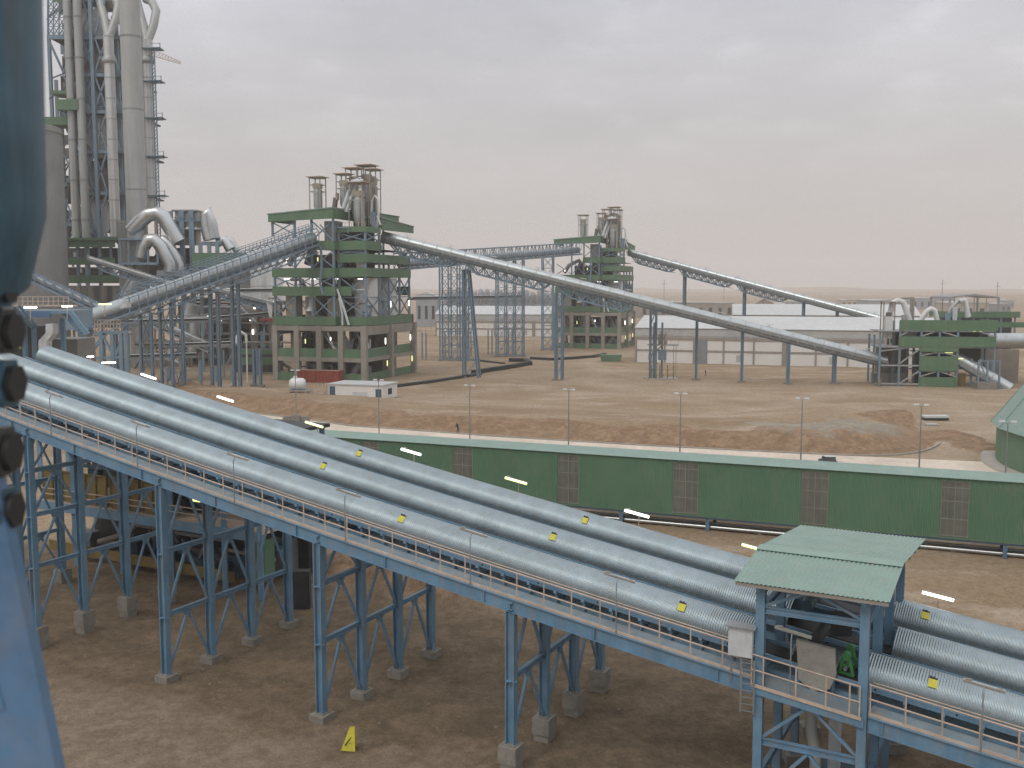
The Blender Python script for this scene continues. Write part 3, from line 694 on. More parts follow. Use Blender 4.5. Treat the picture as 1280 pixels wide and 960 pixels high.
# ================================================================== street lamps
def street_lamp():
    t = thing('street_lamp', '', 'street lamp')
    m = MB(); m.tube([(0,0,0),(0,0,9.75)], [.11, .06], 8); part(m, 'pole', M['grey'], t)
    m = MB(); m.box(-.2,.2,-.2,.2,-.3,.12); part(m, 'base', M['foot'], t)
    for s in (-1, 1):
        m = MB(); m.tube([(0,0,9.7),(s*.35,0,9.95),(s*.9,0,10.0)], .04, 6); part(m, 'arm', M['grey'], t)
        m = MB(); m.hexa([(s*.6-.35,-.16,9.93),(s*.6+.35,-.16,9.93),(s*.6+.35,.16,9.93),(s*.6-.35,.16,9.93),(s*.6-.3,-.1,10.14),(s*.6+.3,-.1,10.14),(s*.6+.3,.1,10.14),(s*.6-.3,.1,10.14)]); part(m, 'lamp_head', M['cabinet'], t)
    return t
LP = [(369,463,'behind the water tank scaffold'),(473,475,'in front of the white site cabin'),(587,482,'between the cabin and the A frame conveyor leg'),(711,487,'in front of the twin conveyor legs'),(851,492,'standing before the grey warehouse door'),(1003,498,'in front of the long brown bank'),(1152,506,'by the rounded end of the brown bank'),(1260,527,'in front of the pale green cone roof')]
sl = None
for px, py, l in LP:
    q = ground(px, py, 10.0)
    if sl is None: sl = street_lamp(); o = sl
    else: o = copy_tree(sl)
    o.location = (q.x, q.y, 0); o.rotation_euler = (0, 0, R(-20)); o['label'] = 'thin grey double headed street lamp '+l; o['group'] = 'street lamps along the road'

# ================================================================== mill buildings
def band(mb, pts, z0, z1, th=.18):
    for (x0, y0), (x1, y1) in zip(pts[:-1], pts[1:]):
        if abs(x1-x0) > abs(y1-y0): mb.box(min(x0,x1)-.0, max(x0,x1)+.0, y0-th, y0, z0, z1)
        else: mb.box(x0-.001, x0+th, min(y0,y1)-th+.003, max(y0,y1), z0+.002, z1-.002)
def xbrace(mb, p0, p1, z0, z1, w=.28):
    (x0, y0), (x1, y1) = p0, p1
    mb.bar((x0,y0,z0),(x1,y1,z1), w); mb.bar((x1,y1,z0),(x0,y0,z1), w)
def filter_tower(root, x, y, z0, z1, w, tank=None, roofm='rail'):
    m = MB()
    for sx in (-1, 1):
        for sy in (-1, 1): m.bar((x+sx*w/2, y+sy*w/2, z0), (x+sx*w/2, y+sy*w/2, z1), .22)
    for z in (z0+(z1-z0)*.62, z0+(z1-z0)*.8, z1-.2):
        for s in (-1, 1): m.bar((x-w/2, y+s*w/2, z), (x+w/2, y+s*w/2, z), .16); m.bar((x+s*w/2, y-w/2, z), (x+s*w/2, y+w/2, z), .16)
    f = part(m, 'filter_frame', M['hopper'], root)
    m = MB(); m.box(x-w*.75, x+w*.75, y-w*.75, y+w*.75, z1, z1+.18); part(m, 'canopy', M[roofm], f)
    h = z1-z0
    m = MB(); m.lathe(x, y, [(.35, z0), (w*.36, z0+h*.22), (w*.36, z0+h*.66), (w*.28, z0+h*.7)], 14); part(m, 'filter_body', M['stack'], f)
    m = MB(); m.box(x-w*.3, x+w*.3, y-w*.3, y+w*.3, z0+h*.7, z0+h*.84); part(m, 'filter_head', M['beige'], f)
    m = MB(); m.box(x+w*.42, x+w*.5, y-w*.52, y-w*.1, z0+h*.05, z0+h*.66); part(m, 'stair_panel', M['hopper'], f)
def mill_building(label):
    t = thing('mill_building', label, 'mill building', (0,0,0), R(-18), 'green banded mill buildings')
    W_, Dp = 26.5, 33.7
    xs = [-26.5, -19.9, -13.2, -6.7, 0]; ys = [0, 17, 33.7]
    for x in xs:
        for y in (0, 33.7):
            m = MB(); m.box(x-.75, x+.75, y, y+1.4, -.3, 14.8) if y == 0 else m.box(x-.75, x+.75, y-1.4, y, -.3, 14.8); part(m, 'column', M['conc'], t)
    for x in (-26.5, 0):
        m = MB(); m.box(x-.75, x+.75, 16.3, 17.7, -.3, 14.8); part(m, 'column', M['conc'], t)
    m = MB()
    for x in xs[:-1]: m.box(x+.75, x+5.9, .15, .9, 13.4, 14.7); m.box(x+.75, x+5.9, .15, .9, 5.2, 6.3); m.box(x+.75, x+5.9, Dp-.9, Dp-.15, 13.4, 14.7); m.box(x+.75, x+5.9, Dp-.9, Dp-.15, 5.2, 6.3)
    for y0, y1 in ((1.4, 16.3), (17.7, Dp-1.4)):
        for x in (-.6, -W_-.1): m.box(x, x+.7, y0, y1, 12.3, 14.7); m.box(x, x+.7, y0, y1, 5.2, 6.3)
    part(m, 'floor_beam', M['conc'], t)
    m = MB()
    for z in (5.4, 14.1): m.box(-W_+.3, -.8, 1.0, Dp-1, z, z+.5)
    part(m, 'floor_slab', M['conc'], t)
    for z0, z1 in ((0, 2.1), (6.3, 8.7)):
        for x in xs[:-1]:
            m = MB(); m.box(x+.78, x+5.85, .3, .45, z0, z1); part(m, 'parapet_panel', M['green'], t)
        for y0, y1 in ((1.43, 16.27), (17.73, Dp-1.43)):
            m = MB(); m.box(-.4, -.25, y0, y1, z0, z1); part(m, 'parapet_panel', M['green'], t)
    # green bands on the steel storeys: block L (x -26.5..-8.2, y 0) and block R (x -8.2..0, y 2)
    Lf, Rf = 0.2, 2.2
    for pts, z0, z1 in (([(-26.7, Lf), (-8.2, Lf), (-8.2, Rf), (-.1, Rf), (-.1, 32)], 14.85, 17.2),
                        ([(-26.9, Lf), (-8.2, Lf), (-8.2, Rf), (-4.2, Rf)], 22.7, 25.2),
                        ([(-26.9, Lf), (-8.2, Lf), (-8.2, Rf), (0, Rf), (0, 31)], 27.7, 30.1),
                        ([(-8.2, Rf), (0, Rf), (0, 29.5)], 31.5, 33.8),
                        ([(-15.2, Lf), (-8.2, Lf), (-8.2, Rf), (0, Rf), (0, 11.4)], 34.8, 37.2),
                        ([(-8.2, Rf), (0, Rf), (0, 11.2)], 39.4, 40.9),
                        ([(-26.5, 31), (0, 31)], 27.7, 30.1), ([(-26.5, 31), (0, 31)], 22.7, 25.2), ([(-15, 31), (0, 31)], 31.5, 33.8), ([(-26.5, 33), (0, 33)], 14.85, 17.2), ([(-15, 29), (-8, 29)], 34.8, 37.2), ([(-26.7, .2), (-26.7, 31)], 27.7, 30.1), ([(-26.7, .2), (-26.7, 31)], 22.7, 25.2), ([(-26.7, .2), (-26.7, 31)], 14.85, 17.2)):
        m = MB(); band(m, pts, z0, z1); part(m, 'green_band', M['green'], t)
    m = MB()
    for z, x0, x1, y0, y1 in ((15.2,-26.3,-.3,2.4,32),(22.9,-26.3,-9,.6,30),(27.9,-26.3,-.4,2.6,30.5),(31.7,-8.1,-.3,2.6,29),(35,-15,-.4,2.6,28),(39.6,-8.1,-.3,2.6,11)): m.box(x0, x1, y0, y1, z, z+.2)
    part(m, 'steel_floor', M['dark'], t)  # dark colour paints in the shade under and between the storeys
    # blue columns
    for x, y, z1 in ((-26.3,.5,30),(-20,.5,30),(-14.9,.5,43),(-8.5,.5,43.5),(-8,2.6,41),(-.3,2.6,40),(-.3,11,40),(-.3,17,33),(-.3,24,33),(-.3,30.8,33),(-26.3,14,30),(-26.3,30,30),(-14,30,43),(-8,30,43),(-26.6,.4,42.5),(-20,.5,43),(-26.6,12,43),(-15,14,43)):
        m = MB(); z0 = 14.9 if not (x == -26.6) else 38.5
        m.bar((x, y, z0), (x, y, z1), .5, .5); part(m, 'steel_column', M['bluefar'], t)
    def xb(p0, p1, z0, z1):
        for za, zb in ((z0, z1), (z1, z0)): m = MB(); m.bar((*p0, za), (*p1, zb), .28); part(m, 'brace', M['bluefar'], t)
    for p0, p1, z0, z1 in (((-14.9,.5),(-8.5,.5),30.2,34.7),((-14.9,.5),(-8.5,.5),17.2,22.7),((-14.9,.5),(-8.5,.5),37.3,42.5),((-8,2.7),(-.3,2.7),17.3,22.3),((-8,2.7),(-.3,2.7),22.3,27.6),((-.3,2.7),(-.3,11),17.3,22.3),((-.3,11),(-.3,17),17.3,22.3),((-.3,11),(-.3,17),22.3,27.6),((-.3,24),(-.3,30.8),17.3,22.3),((-.3,24),(-.3,30.8),22.3,27.6),((-.3,2.7),(-.3,11),37.2,39.3),((-8,2.7),(-.3,2.7),37.2,39.3),((-26.3,.5),(-20,.5),25.3,27.7),((-26.6,.4),(-20,.4),39,42.3),((-26.3,.5),(-20,.5),17.2,22.7),((-20,.5),(-14.9,.5),25.3,27.7),((-.3,17),(-.3,24),22.3,27.6),((-.3,17),(-.3,24),17.3,22.3),((-8,2.7),(-.3,2.7),33.9,34.7),((-26.3,.5),(-20,.5),30.2,34.5),((-20,.5),(-14.9,.5),30.2,36),((-14.9,.5),(-8.5,.5),25.3,27.7)): xb(p0, p1, z0, z1)
    m = MB()
    for z in (22.3,):
        m.bar((-8,2.7,z),(-.3,2.7,z),.25); m.bar((-.3,2.7,z),(-.3,30.8,z),.25)
    part(m, 'tie_beam', M['bluefar'], t)
    # roofs
    m = MB(); m.prism([(-27.6,-.8,44.3),(-8.0,-.8,45.6),(-8.0,-.8,45.9),(-27.6,-.8,44.6)], (0,15,0)); r1 = part(m, 'roof', M['groof'], t)
    m = MB(); m.prism([(-27.3,-.6,42.4),(-8.0,-.6,42.9),(-8.0,-.6,45.58),(-27.3,-.6,44.3)], (0,.2,0)); m.prism([(-8.0,-.38,42.9),(-8.0,14,42.9),(-8.0,14,45.56),(-8.0,-.38,45.56)], (-.2,0,0)); m.prism([(-27.3,-.38,42.4),(-27.1,-.38,42.4),(-27.1,-.38,44.26),(-27.3,-.38,44.26)], (0,14,0)); part(m, 'fascia', M['green'], r1)
    m = MB(); m.prism([(-8.2,11.4,43.6),(.6,11.4,43.6),(.6,33,42.4),(-8.2,33,42.4)], (0,0,.25)); r2 = part(m, 'roof', M['groof'], t)
    m = MB(); m.prism([(.3,11.5,40.4),(.3,33,40.6),(.3,33,42.35),(.3,11.5,43.5)], (-.2,0,0)); m.prism([(-8.2,11.5,41),(.1,11.5,41),(.1,11.5,43.5),(-8.2,11.5,43.5)], (0,.2,0)); part(m, 'fascia', M['green'], r2)
    m = MB(); m.prism([(-8.0,15,45.5),(-2.2,15,45.1),(-2.2,15,45.3),(-8.0,15,45.8)], (0,14,0)); m.prism([(-2.4,15.2,43.5),(-2.4,28.8,43.5),(-2.4,28.8,45.1),(-2.4,15.2,45.1)], (-.2,0,0)); part(m, 'rear_roof', M['green'], t)
    # silos inside the right block
    for y in (9.8, 22):
        m = MB(); m.cyl(-3.7, y, 15.3, 27.5, 3.2, n=28); part(m, 'silo', M['white'], t)
    # equipment between the floors; the dark boxes paint in the interior shade
    for x0, x1, y0, y1, z0, z1, mt in ((-24,-20.6,2,5,17,23,'beige'),(-18.6,-15.6,3,6,16,22.5,'beige'),(-12.5,-9.2,4,8,15.5,22,'beige'),(-25,-12,20,22,15.6,22.8,'dark'),(-24,-14,22,23,23.5,27.6,'dark'),(-22,-9,14,16,30,34,'dark'),(-13,-9.6,4,8,37.3,42.6,'stack'),(-14,-4,12,16,28,40,'dark'),(-6,-2,4,8,31.8,36,'grey'),(-24,-4,20,24,.2,5,'tarnish'),(-22,-12,9,12,.2,4.4,'conc'),(-24,-17,18,22,6,13,'beige'),(-12,-3,24,28,6,13,'tarnish'),(-10,-3,8,11,.2,3.5,'grey'),(-17,-6,29,30.2,15.5,29,'dark'),(-19,-7,30.5,31.3,.2,12,'dark')):
        m = MB(); m.box(x0, x1, y0, y1, z0, z1); part(m, 'equipment_box', M[mt], t)
    for path, r, mt in (([(-12,.0,36),(-11.8,.0,31),(-12.4,.0,26),(-11.5,-.1,23)],.35,'bluefar'),([(-8,1.2,24.5),(-6,.9,19.5),(-4.5,.8,15)],.32,'cabinet'),([(-7.4,1.0,22.5),(-6.4,.8,18),(-6.3,.7,15)],.28,'cabinet'),([(-21,5,27),(-19,5,24),(-17,5,23)],.5,'stack'),([(-17,3,23),(-17,3,20),(-17,3,18.6)],[.5,.5,1.5],'white'),([(-24,4,31),(-22,4,34),(-18,5,36),(-16,5,33)],.8,'tarnish'),([(-18,4,31),(-16.5,4,35)],1.3,'dark'),([(-22,3,14),(-20,3,11),(-21,3,8)],.4,'stack'),([(-12,3,13),(-10.5,3,9),(-9.5,3,8.2),(-8.6,3,8.2)],.35,'white'),([(-15,2.4,14),(-15,2.4,8)],.3,'stack'),([(-7,3,14),(-7,3,7)],.35,'stack'),([(-3,4,5),(-6,4,.4)],.8,'stack'),([(-4,14,12),(-3,14,8),(-3,12,6.5)],.4,'dark'),([(-17,4,4),(-15,4,.4)],.7,'conc'),([(-20,8,3),(-10,8,3)],1.6,'tarnish'),([(-5,6,13),(-3,6,9),(-2,7,7)],.4,'cabinet')):
        m = MB(); m.tube(path, r, 10); part(m, 'duct', M[mt], t)
    rc = random.Random(4)
    for i in range(130):
        lv = rc.choice(((.3,5.2),(6,13.5),(6,13.5),(15.5,22.5),(15.5,22.5),(23.2,27.5),(30.2,34.5),(31.9,34.8),(37.3,42)))
        hi = lv[0] > 30
        x = rc.uniform(-14 if hi else -25.5, -1.2); y = rc.uniform(1.5 if x < -9 else 3, 8 if i % 3 else 22); z0 = rc.uniform(lv[0], lv[0]+(lv[1]-lv[0])*.5); z1 = rc.uniform(z0+1, lv[1])
        m = MB(); kind = i % 4
        if kind == 0: m.tube([(x,y,z0),(x+rc.uniform(-2.5,2.5),y,z1)], rc.uniform(.15,.45), 8)
        elif kind == 1: w_ = rc.uniform(.6,1.6); m.box(x-w_, x+w_, y, y+w_, lv[0], rc.uniform(lv[0]+1, lv[1]))
        elif kind == 2: x2 = min(-1, x+rc.uniform(3,7)); m.tube([(x,y,z1),(x2,y,z1),(x2,y,z1-1.5)], rc.uniform(.12,.3), 8)
        else: m.bar((x,y,z0),(x+rc.uniform(-4,4),y+rc.uniform(-1,1),z1), .25)
        part(m, ('pipe','machine','pipe','strut')[kind], M[rc.choice(('white','stack','beige','dark','bluefar','tarnish','dark','cabinet'))], t)
    # top: filter towers, bin, ducts
    for x, y, z0, z1, w in ((-17,8,44.6,54.6,3.2),(-9.6,9,45.2,55.3,3),(-7.6,11,43.5,57,3.2),(-5.2,14,43.5,58,3.6),(-4.0,15.5,43.5,57,3)): filter_tower(t, x, y, z0, z1, w)
    filter_tower(t, -4.1, 6.8, 40.4, 52.6, 3.9)
    for path, r, mt in (([(-8.6,6,45.2),(-6,7,53),(-4.6,8,53.5)],.6,'cabinet'),([(-7.4,6,45),(-4.6,7,53),(-3.4,8,53.4)],.5,'cabinet'),([(-1.6,9,42),(-1.3,9,48),(-.4,9,49.4),(.5,9,48.4),(.6,9,44),(-.3,9,41)],.33,'white'),([(.7,8,44),(1.6,8,41.5)],.3,'cabinet'),([(-11.6,7,45.3),(-11,7,49)],.7,'tarnish')):
        m = MB(); m.tube(path, r, 10); part(m, 'duct', M[mt], t)
    m = MB(); m.box(-10.8,-10.2,6.4,7.4,48.4,50.2); part(m, 'duct_hood', M['brown'], t)
    m = MB(); m.box(-1.2,.1,8,10,40.9,45); part(m, 'filter_box', M['bluefar'], t)
    m = MB()
    for y in (2.3, 11): m.rail([(-8,y,42),(-.1,y,42)],.06,4)
    for x in (-8,-6,-4,-2,-.1): m.bar((x,2.3,40.9),(x,2.3,42),.1)
    part(m, 'roof_railing', M['rail'], t)
    # lit strip tubes
    for x, y, z, mt, up in ((-13.6,1.2,32.4,GLOW_Y,1),(-23,1.2,32,GLOW_W,1),(-12.6,1,26,GLOW_Y,1),(-.15,17.6,20.3,GLOW_W,1.7),(-.15,30.2,20.4,GLOW_W,1.6),(-.15,14,10.2,GLOW_W,1.7),(-.15,31,10.4,GLOW_W,1.6),(-.15,15,4,GLOW_Y,1.5),(-.15,18.6,4,GLOW_Y,1.5),(-.15,32,4.2,GLOW_Y,1.6),(-6.3,.9,3.6,GLOW_Y,1.5),(-17.8,1.2,10.5,GLOW_Y,1.2),(-10.2,1.2,11.3,GLOW_W,.8)):
        m = MB(); m.tube([(x,y,z-up/2),(x,y,z+up/2)], .13, 6); part(m, 'lit_tube', mt, t)
    for x in (-24, -16, -9, -2): 
        m = MB(); m.tube([(x-.8,3,27.2),(x+.8,3,27.2)], .1, 6); part(m, 'lit_tube', GLOW_W, t)
    return t
mb1 = mill_building('larger looking mill building with green bands over a concrete frame, beside the white cabin')
c1 = ground(454.7, 478); mb1.location = (c1.x, c1.y, 0)
c2 = ground(773.5, 436.2)
place(mb1, (c2.x, c2.y, 0), R(-17), 'farther mill building with green bands, half hidden behind the descending silver tube conveyor')
# ================================================================== far conveyors
def far_tube(label, pts, r, trusses, cat='conveyor', lamps=0, group='silver tube conveyors descending from the mill buildings', mat='tubef', wk=True, trh=2.2):
    t = thing('tube_conveyor', label, cat, pts[0], 0, group)
    m = MB(); m.tube(pts, r, 20); part(m, 'casing', M[mat], t)
    def lerp(s):
        L_ = [(b-a).length for a, b in zip(pts[:-1], pts[1:])]; d = s*sum(L_)
        for a, b, l in zip(pts[:-1], pts[1:], L_):
            if d <= l: return a.lerp(b, d/l)
            d -= l
        return pts[-1]
    tot = sum((b-a).length for a, b in zip(pts[:-1], pts[1:]))
    d0 = (pts[-1]-pts[0]); sd = V((d0.y, -d0.x, 0)).normalized()       # toward the viewer
    n = int(tot/4)
    for i in range(1, n): 
        m = MB(); p = lerp(i/n); e = (lerp(min(1, i/n+.003))-p).normalized()*.12
        m.tube([p-e, p+e], r*1.035, 20); part(m, 'casing_band', M['stack'], t)
    q = [lerp(i/40)-V((0,0,r+.15)) for i in range(41)]
    for s in (-1, 1):
        m = MB()
        for a, b in zip(q[:-1], q[1:]): m.bar(a+sd*s*r*.9, b+sd*s*r*.9, .3, .35)
        part(m, 'chord', M['bluefar'], t)
    for s0, s1 in trusses:
        m = MB(); k = max(4, int((s1-s0)*tot/1.5))
        P = [lerp(s0+(s1-s0)*i/k)-V((0,0,r+.3)) for i in range(k+1)]
        for s in (-1, 1):
            o = sd*(s*r*.9)
            for i in range(k):
                f = lambda j: min(1, min(j, k-j)/1.6)*trh
                a, b = P[i]+o, P[i+1]+o; al, bl = a-V((0,0,f(i))), b-V((0,0,f(i+1)))
                m.bar(al, bl, .34); m.bar(a if i % 2 else al, bl if i % 2 else b, .26)
                m.bar(b, bl, .2)
        for i in range(k): m.bar(P[i]+sd*r*.9-V((0,0,trh*.9)), P[i+1]-sd*r*.9-V((0,0,trh*.9)), .12)
        part(m, 'truss', M['bluefar'], t)
    if wk:
        m = MB(); wpts = [lerp(i/60)+sd*(r+.55)-V((0,0,r*.75)) for i in range(61)]
        for a, b in zip(wpts[:-1], wpts[1:]): m.bar(a, b, .9, .1)
        part(m, 'walkway_deck', M['deck'], t)
        m = MB(); q = [p+sd*.45 for p in wpts]
        m.rail([p+V((0,0,1.3)) for p in q], .11, 4); m.rail([p+V((0,0,.7)) for p in q], .08, 4)
        for p in q: m.bar(p, p+V((0,0,1.3)), .14)
        part(m, 'handrail', M['stack'], t)
    for i in range(lamps):
        p = lerp((i+.6)/lamps)
        m = MB(); m.bar(p+V((-.9,0,r+.75)), p+V((.9,0,r+.45)), .35, .16); g = part(m, 'strip_lamp', M['white'], t)
        m = MB(); m.bar(p+V((0,0,r)), p+V((0,0,r+.55)), .1); part(m, 'lamp_stem', M['grey'], g)
    return t, lerp
A1_, B1_ = ground(583, 472), ground(1043, 480)
p1 = [on_plane(px, py, A1_, B1_) for px, py in [(x_, 295.5+(x_-478)*.2476) for x_ in (478,583,697,815,930,1043,1108)]]
far_tube('long silver tube conveyor descending from the nearer mill building in front of the white warehouses', p1, 1.45, [(.02,.16),(.18,.35),(.37,.52)], lamps=11)
A2_, B2_ = at(790, 300, 428), at(1112, 300, 372)
p2 = [on_plane(px, py, A2_, B2_) for px, py in [(x_, 315+(x_-786)*.2653) for x_ in (786,855,930,1004,1112)]]
far_tube('farther silver tube conveyor descending from the farther mill building behind the warehouses roofs', p2, 1.3, [(.02,.2),(.22,.43),(.45,.64)], lamps=8)

def leg_pair(label, px, py, top, plane, spread, style, group='conveyor legs on the sand'):
    g = ground(px, py); t = thing('support_pylon', label, 'pylon', g, 0, group)
    d = (plane[1]-plane[0]); d.z = 0; d.normalize(); sd = V((d.y, -d.x, 0))
    if style == 'single':
        m = MB(); m.ibeam(g, V((g.x, g.y, top)), .9, .8, .12, side=d); part(m, 'column', M['bluefar'], t)
        m = MB(); q = g-sd*3; m.ibeam(q, V((q.x, q.y, top)), .8, .7, .12, side=d); part(m, 'column', M['bluefar'], t)
    else:
        for s in (0, 1):
            for e in (0, 1):
                if style == 'aframe': b0 = g+d*(spread*s)-sd*3*e; b1 = V((g.x, g.y, top))+d*(spread*.35*s)-sd*2.4*e
                else: b0 = g+d*spread*s-sd*3*e; b1 = V((b0.x, b0.y, top))
                m = MB(); m.ibeam(b0, b1, .55, .5, .08, side=d); part(m, 'column', M['bluefar'], t)
        m = MB(); n = int(top/4.5)
        for e in (0, 1):
            for i in range(n):
                z0, z1 = top*i/n+.4, top*(i+1)/n
                w0, w1 = (spread*(1-.65*z/top) if style == 'aframe' else spread for z in (z0, z1))
                a, b = g-sd*3*e+V((0,0,z0)), g-sd*3*e+d*w1+V((0,0,z1)); m = MB(); m.bar(a, b, .18); part(m, 'brace', M['bluefar'], t); m = MB(); m.bar(g-sd*3*e+V((0,0,z1)), g-sd*3*e+d*w1+V((0,0,z1)), .18); part(m, 'brace', M['bluefar'], t)
    m = MB(); m.box(g.x-.9, g.x+.9, g.y-.9, g.y+.9, -.3, .35); part(m, 'footing', M['foot'], t)
P1 = (A1_, B1_)
def ztop(px, dy, P=p1):
    for a, b, (x0, x1) in zip(p1[:-1], p1[1:], ((478,583),(583,697),(697,815),(815,930),(930,1043),(1043,1108))):
        if x0 <= px <= x1: return a.lerp(b, (px-x0)/(x1-x0)).z-dy
    return 5
leg_pair('tall braced A frame leg under the silver tube conveyor before the lattice towers', 579, 472, ztop(580, 3.6), P1, 4.2, 'aframe')
leg_pair('tall braced twin column leg standing before the smaller mill building', 694, 475, ztop(696, 3.6), P1, 1.7, 'twin')
leg_pair('twin column leg beside the pole mounted transformers', 812, 474, ztop(815, 1.8), P1, 1.5, 'twin')
leg_pair('single column leg in front of the grey warehouse door', 870, 475, ztop(870, 1.8), P1, 0, 'single')
leg_pair('single column leg next past the walking person', 927, 478, ztop(927, 1.8), P1, 0, 'single')
leg_pair('slim column leg before the thick brown warehouse post', 985, 480, ztop(985, 1.8), P1, 0, 'single')
leg_pair('short column leg before the last warehouse panels', 1043, 480, ztop(1043, 1.8), P1, 0, 'single')
for px, i, l in ((855,1,'tall first'),(930,2,'tallest clear'),(1004,3,'middle'),(1043,3.4,'fourth'),(1080,3.75,'shortest')):
    k = int(i); q = p2[k] if i == k else p2[k].lerp(p2[min(4,k+1)], i-k)
    t = thing('support_pylon', l+' leg of the farther tube conveyor, rising behind the white warehouses', 'pylon', (q.x, q.y, 0), 0, 'legs of the farther tube conveyor')
    for s in (0, 1):
        m = MB(); m.ibeam((q.x+s*1.2, q.y+2.4*s, 0), (q.x+s*1.2, q.y+2.4*s, q.z-1.7), .7, .7, .12); part(m, 'column', M['bluefar'], t)

# box truss galleries
def box_truss(label, A, B, w, h, bay, group=None, tube=None, floor=True, mat='bluefar', roof=False):
    A, B = V(A), V(B); d = (B-A); n = max(4, int(d.length/bay)); sd = V((d.y, -d.x, 0)).normalized()*(w/2); up = V((0,0,h))
    t = thing('truss_gallery', label, 'gallery', A, 0, group)
    for s in (-1, 1):
        for z_, w_ in ((0, .35), (1, .3), (.45, .14)): m = MB(); m.bar(A+sd*s+up*z_, B+sd*s+up*z_, w_); part(m, 'chord', M[mat], t)
    m = MB()
    for i in range(n):
        a, b = A+d*(i/n), A+d*((i+1)/n)
        for s in (-1, 1):
            m.bar(a+sd*s, a+sd*s+up, .2); m.bar(a+sd*s+(up if i % 2 else up*0), b+sd*s+(up*0 if i % 2 else up), .15)
        m.bar(a-sd+up, a+sd+up, .2); m.bar(a-sd+up, b+sd+up, .12); m.bar(a-sd, a+sd, .2)
    part(m, 'web', M[mat], t)
    if floor:
        m = MB(); f = V((0,0,.25)); m.bar(A+f, B+f, w*.9, .12); part(m, 'floor', M['deck'], t)
    if tube:
        m = MB(); o = V((0,0,tube+.5)); m.tube([A+o, B+o], tube, 18); part(m, 'casing', M['tubef'], t)
    if roof:
        m = MB(); o = up+V((0,0,.2)); m.bar(A+o, B+o, w*1.04, .12); part(m, 'roof', M['tubef'], t)
    return t
# gallery between the two mills
qa, qb = at(500, 337, 292), at(722, 318, 412)
box_truss('blue box truss gallery running between the two mill buildings', qa, qb, 4.2, 4.6, 3.2, tube=1.2)
# lattice towers below it
def lattice(label, x, y, z1, w, dpt, cols, rows, rot, group='lattice towers between the mills'):
    t = thing('lattice_tower', label, 'lattice tower', (x, y, 0), 0, group)
    cr, sr = math.cos(rot), math.sin(rot)
    P = lambda u_, v_, z: V((x+u_*cr-v_*sr, y+u_*sr+v_*cr, z))
    for v_ in (0, dpt):
        for i in range(cols+1):
            m = MB(); m.bar(P(w*i/cols, v_, 0), P(w*i/cols, v_, z1), .5, .5); part(m, 'leg', M['bluefar'], t)
    m = MB()
    for v_ in (0, dpt):
        for j in range(rows):
            za, zb = .6+(z1-.6)*j/rows, .6+(z1-.6)*(j+1)/rows
            m.bar(P(0, v_, za), P(w, v_, za), .22)
            for i in range(cols):
                u0, u1 = w*i/cols, w*(i+1)/cols
                m.bar(P(u0,v_,za), P(u1,v_,zb), .15); m.bar(P(u1,v_,za), P(u0,v_,zb), .15)
    for u_ in (0, w):
        for j in range(rows):
            za, zb = .6+(z1-.6)*j/rows, .6+(z1-.6)*(j+1)/rows
            m.bar(P(u_,0,za), P(u_,dpt,zb), .15); m.bar(P(u_,0,zb), P(u_,dpt,zb), .2)
    part(m, 'lattice', M['bluefar'], t)
    for u_ in (0, w):
        for v_ in (0, dpt):
            m = MB(); q = P(u_, v_, 0); m.box(q.x-.7, q.x+.7, q.y-.7, q.y+.7, -.3, .35); part(m, 'footing', M['foot'], t)
def gal_z(y): 
    s = (y-qa.y)/(qb.y-qa.y); return qa.z+(qb.z-qa.z)*s-.3
g = ground(550, 451); lattice('widest blue lattice tower, just behind the A frame conveyor leg', g.x, g.y, gal_z(g.y), 9.2, 4, 3, 7, R(-10))
g = ground(620, 446); lattice('middle blue lattice tower between the A frame leg and the farther mill', g.x, g.y, gal_z(g.y), 9.6, 4, 3, 7, R(-10))
g = ground(677, 438); lattice('narrow blue lattice tower touching the farther mill', g.x, g.y, gal_z(g.y), 4.2, 4, 1, 8, R(-10))

# gallery climbing to the nearer mill from the left
LA, LB = at(105, 409.5, 213), at(391, 306, 268)
w_dir = (LB-LA); w_dir.z = 0; w_dir.normalize(); w_sd = V((w_dir.y, -w_dir.x, 0))
t = thing('climbing_gallery', 'ribbed silver tube gallery with blue frames climbing to the nearer mill building', 'gallery', LA)
m = MB(); o = V((0,0,1.9)); m.tube([LA+o, LB+o], 1.5, 22); part(m, 'casing', M['tubef'], t)
m = MB(); d = LB-LA; n = 28
for i in range(4, n+1):
    p = LA+d*(i/n)
    for s in (1, -1): m.bar(p+w_sd*2.3*s, p+w_sd*2.3*s+V((0,0,3.4)), .22); m.bar(p+w_sd*2.3*s+V((0,0,3.4)), p+w_sd*1.4*s+V((0,0,4.2)), .2)
    m.bar(p+w_sd*1.4+V((0,0,4.2)), p-w_sd*1.4+V((0,0,4.2)), .18)
part(m, 'hoop_frame', M['bluefar'], t)
for s in (1, -1):
    m = MB()
    for z, th in ((0,.4),(1.2,.14),(3.4,.18)): m.bar(LA+(d*.13 if z else d*0)+w_sd*2.3*s+V((0,0,z)), LB+w_sd*2.3*s+V((0,0,z)), th)
    part(m, 'side_rail', M['bluefar'], t)
    m = MB()
    for z, th in ((4.2,.14),(5.0,.1),(5.5,.1)): m.bar(LA+d*.13+w_sd*1.4*s+V((0,0,z)), LB+w_sd*1.4*s+V((0,0,z)), th)
    for i in range(8, n*2+1):
        p = LA+d*(i/n/2)+w_sd*1.4*s; m.bar(p+V((0,0,4.2)), p+V((0,0,5.5)), .1)
    part(m, 'top_railing', M['bluefar'], t)
m = MB()
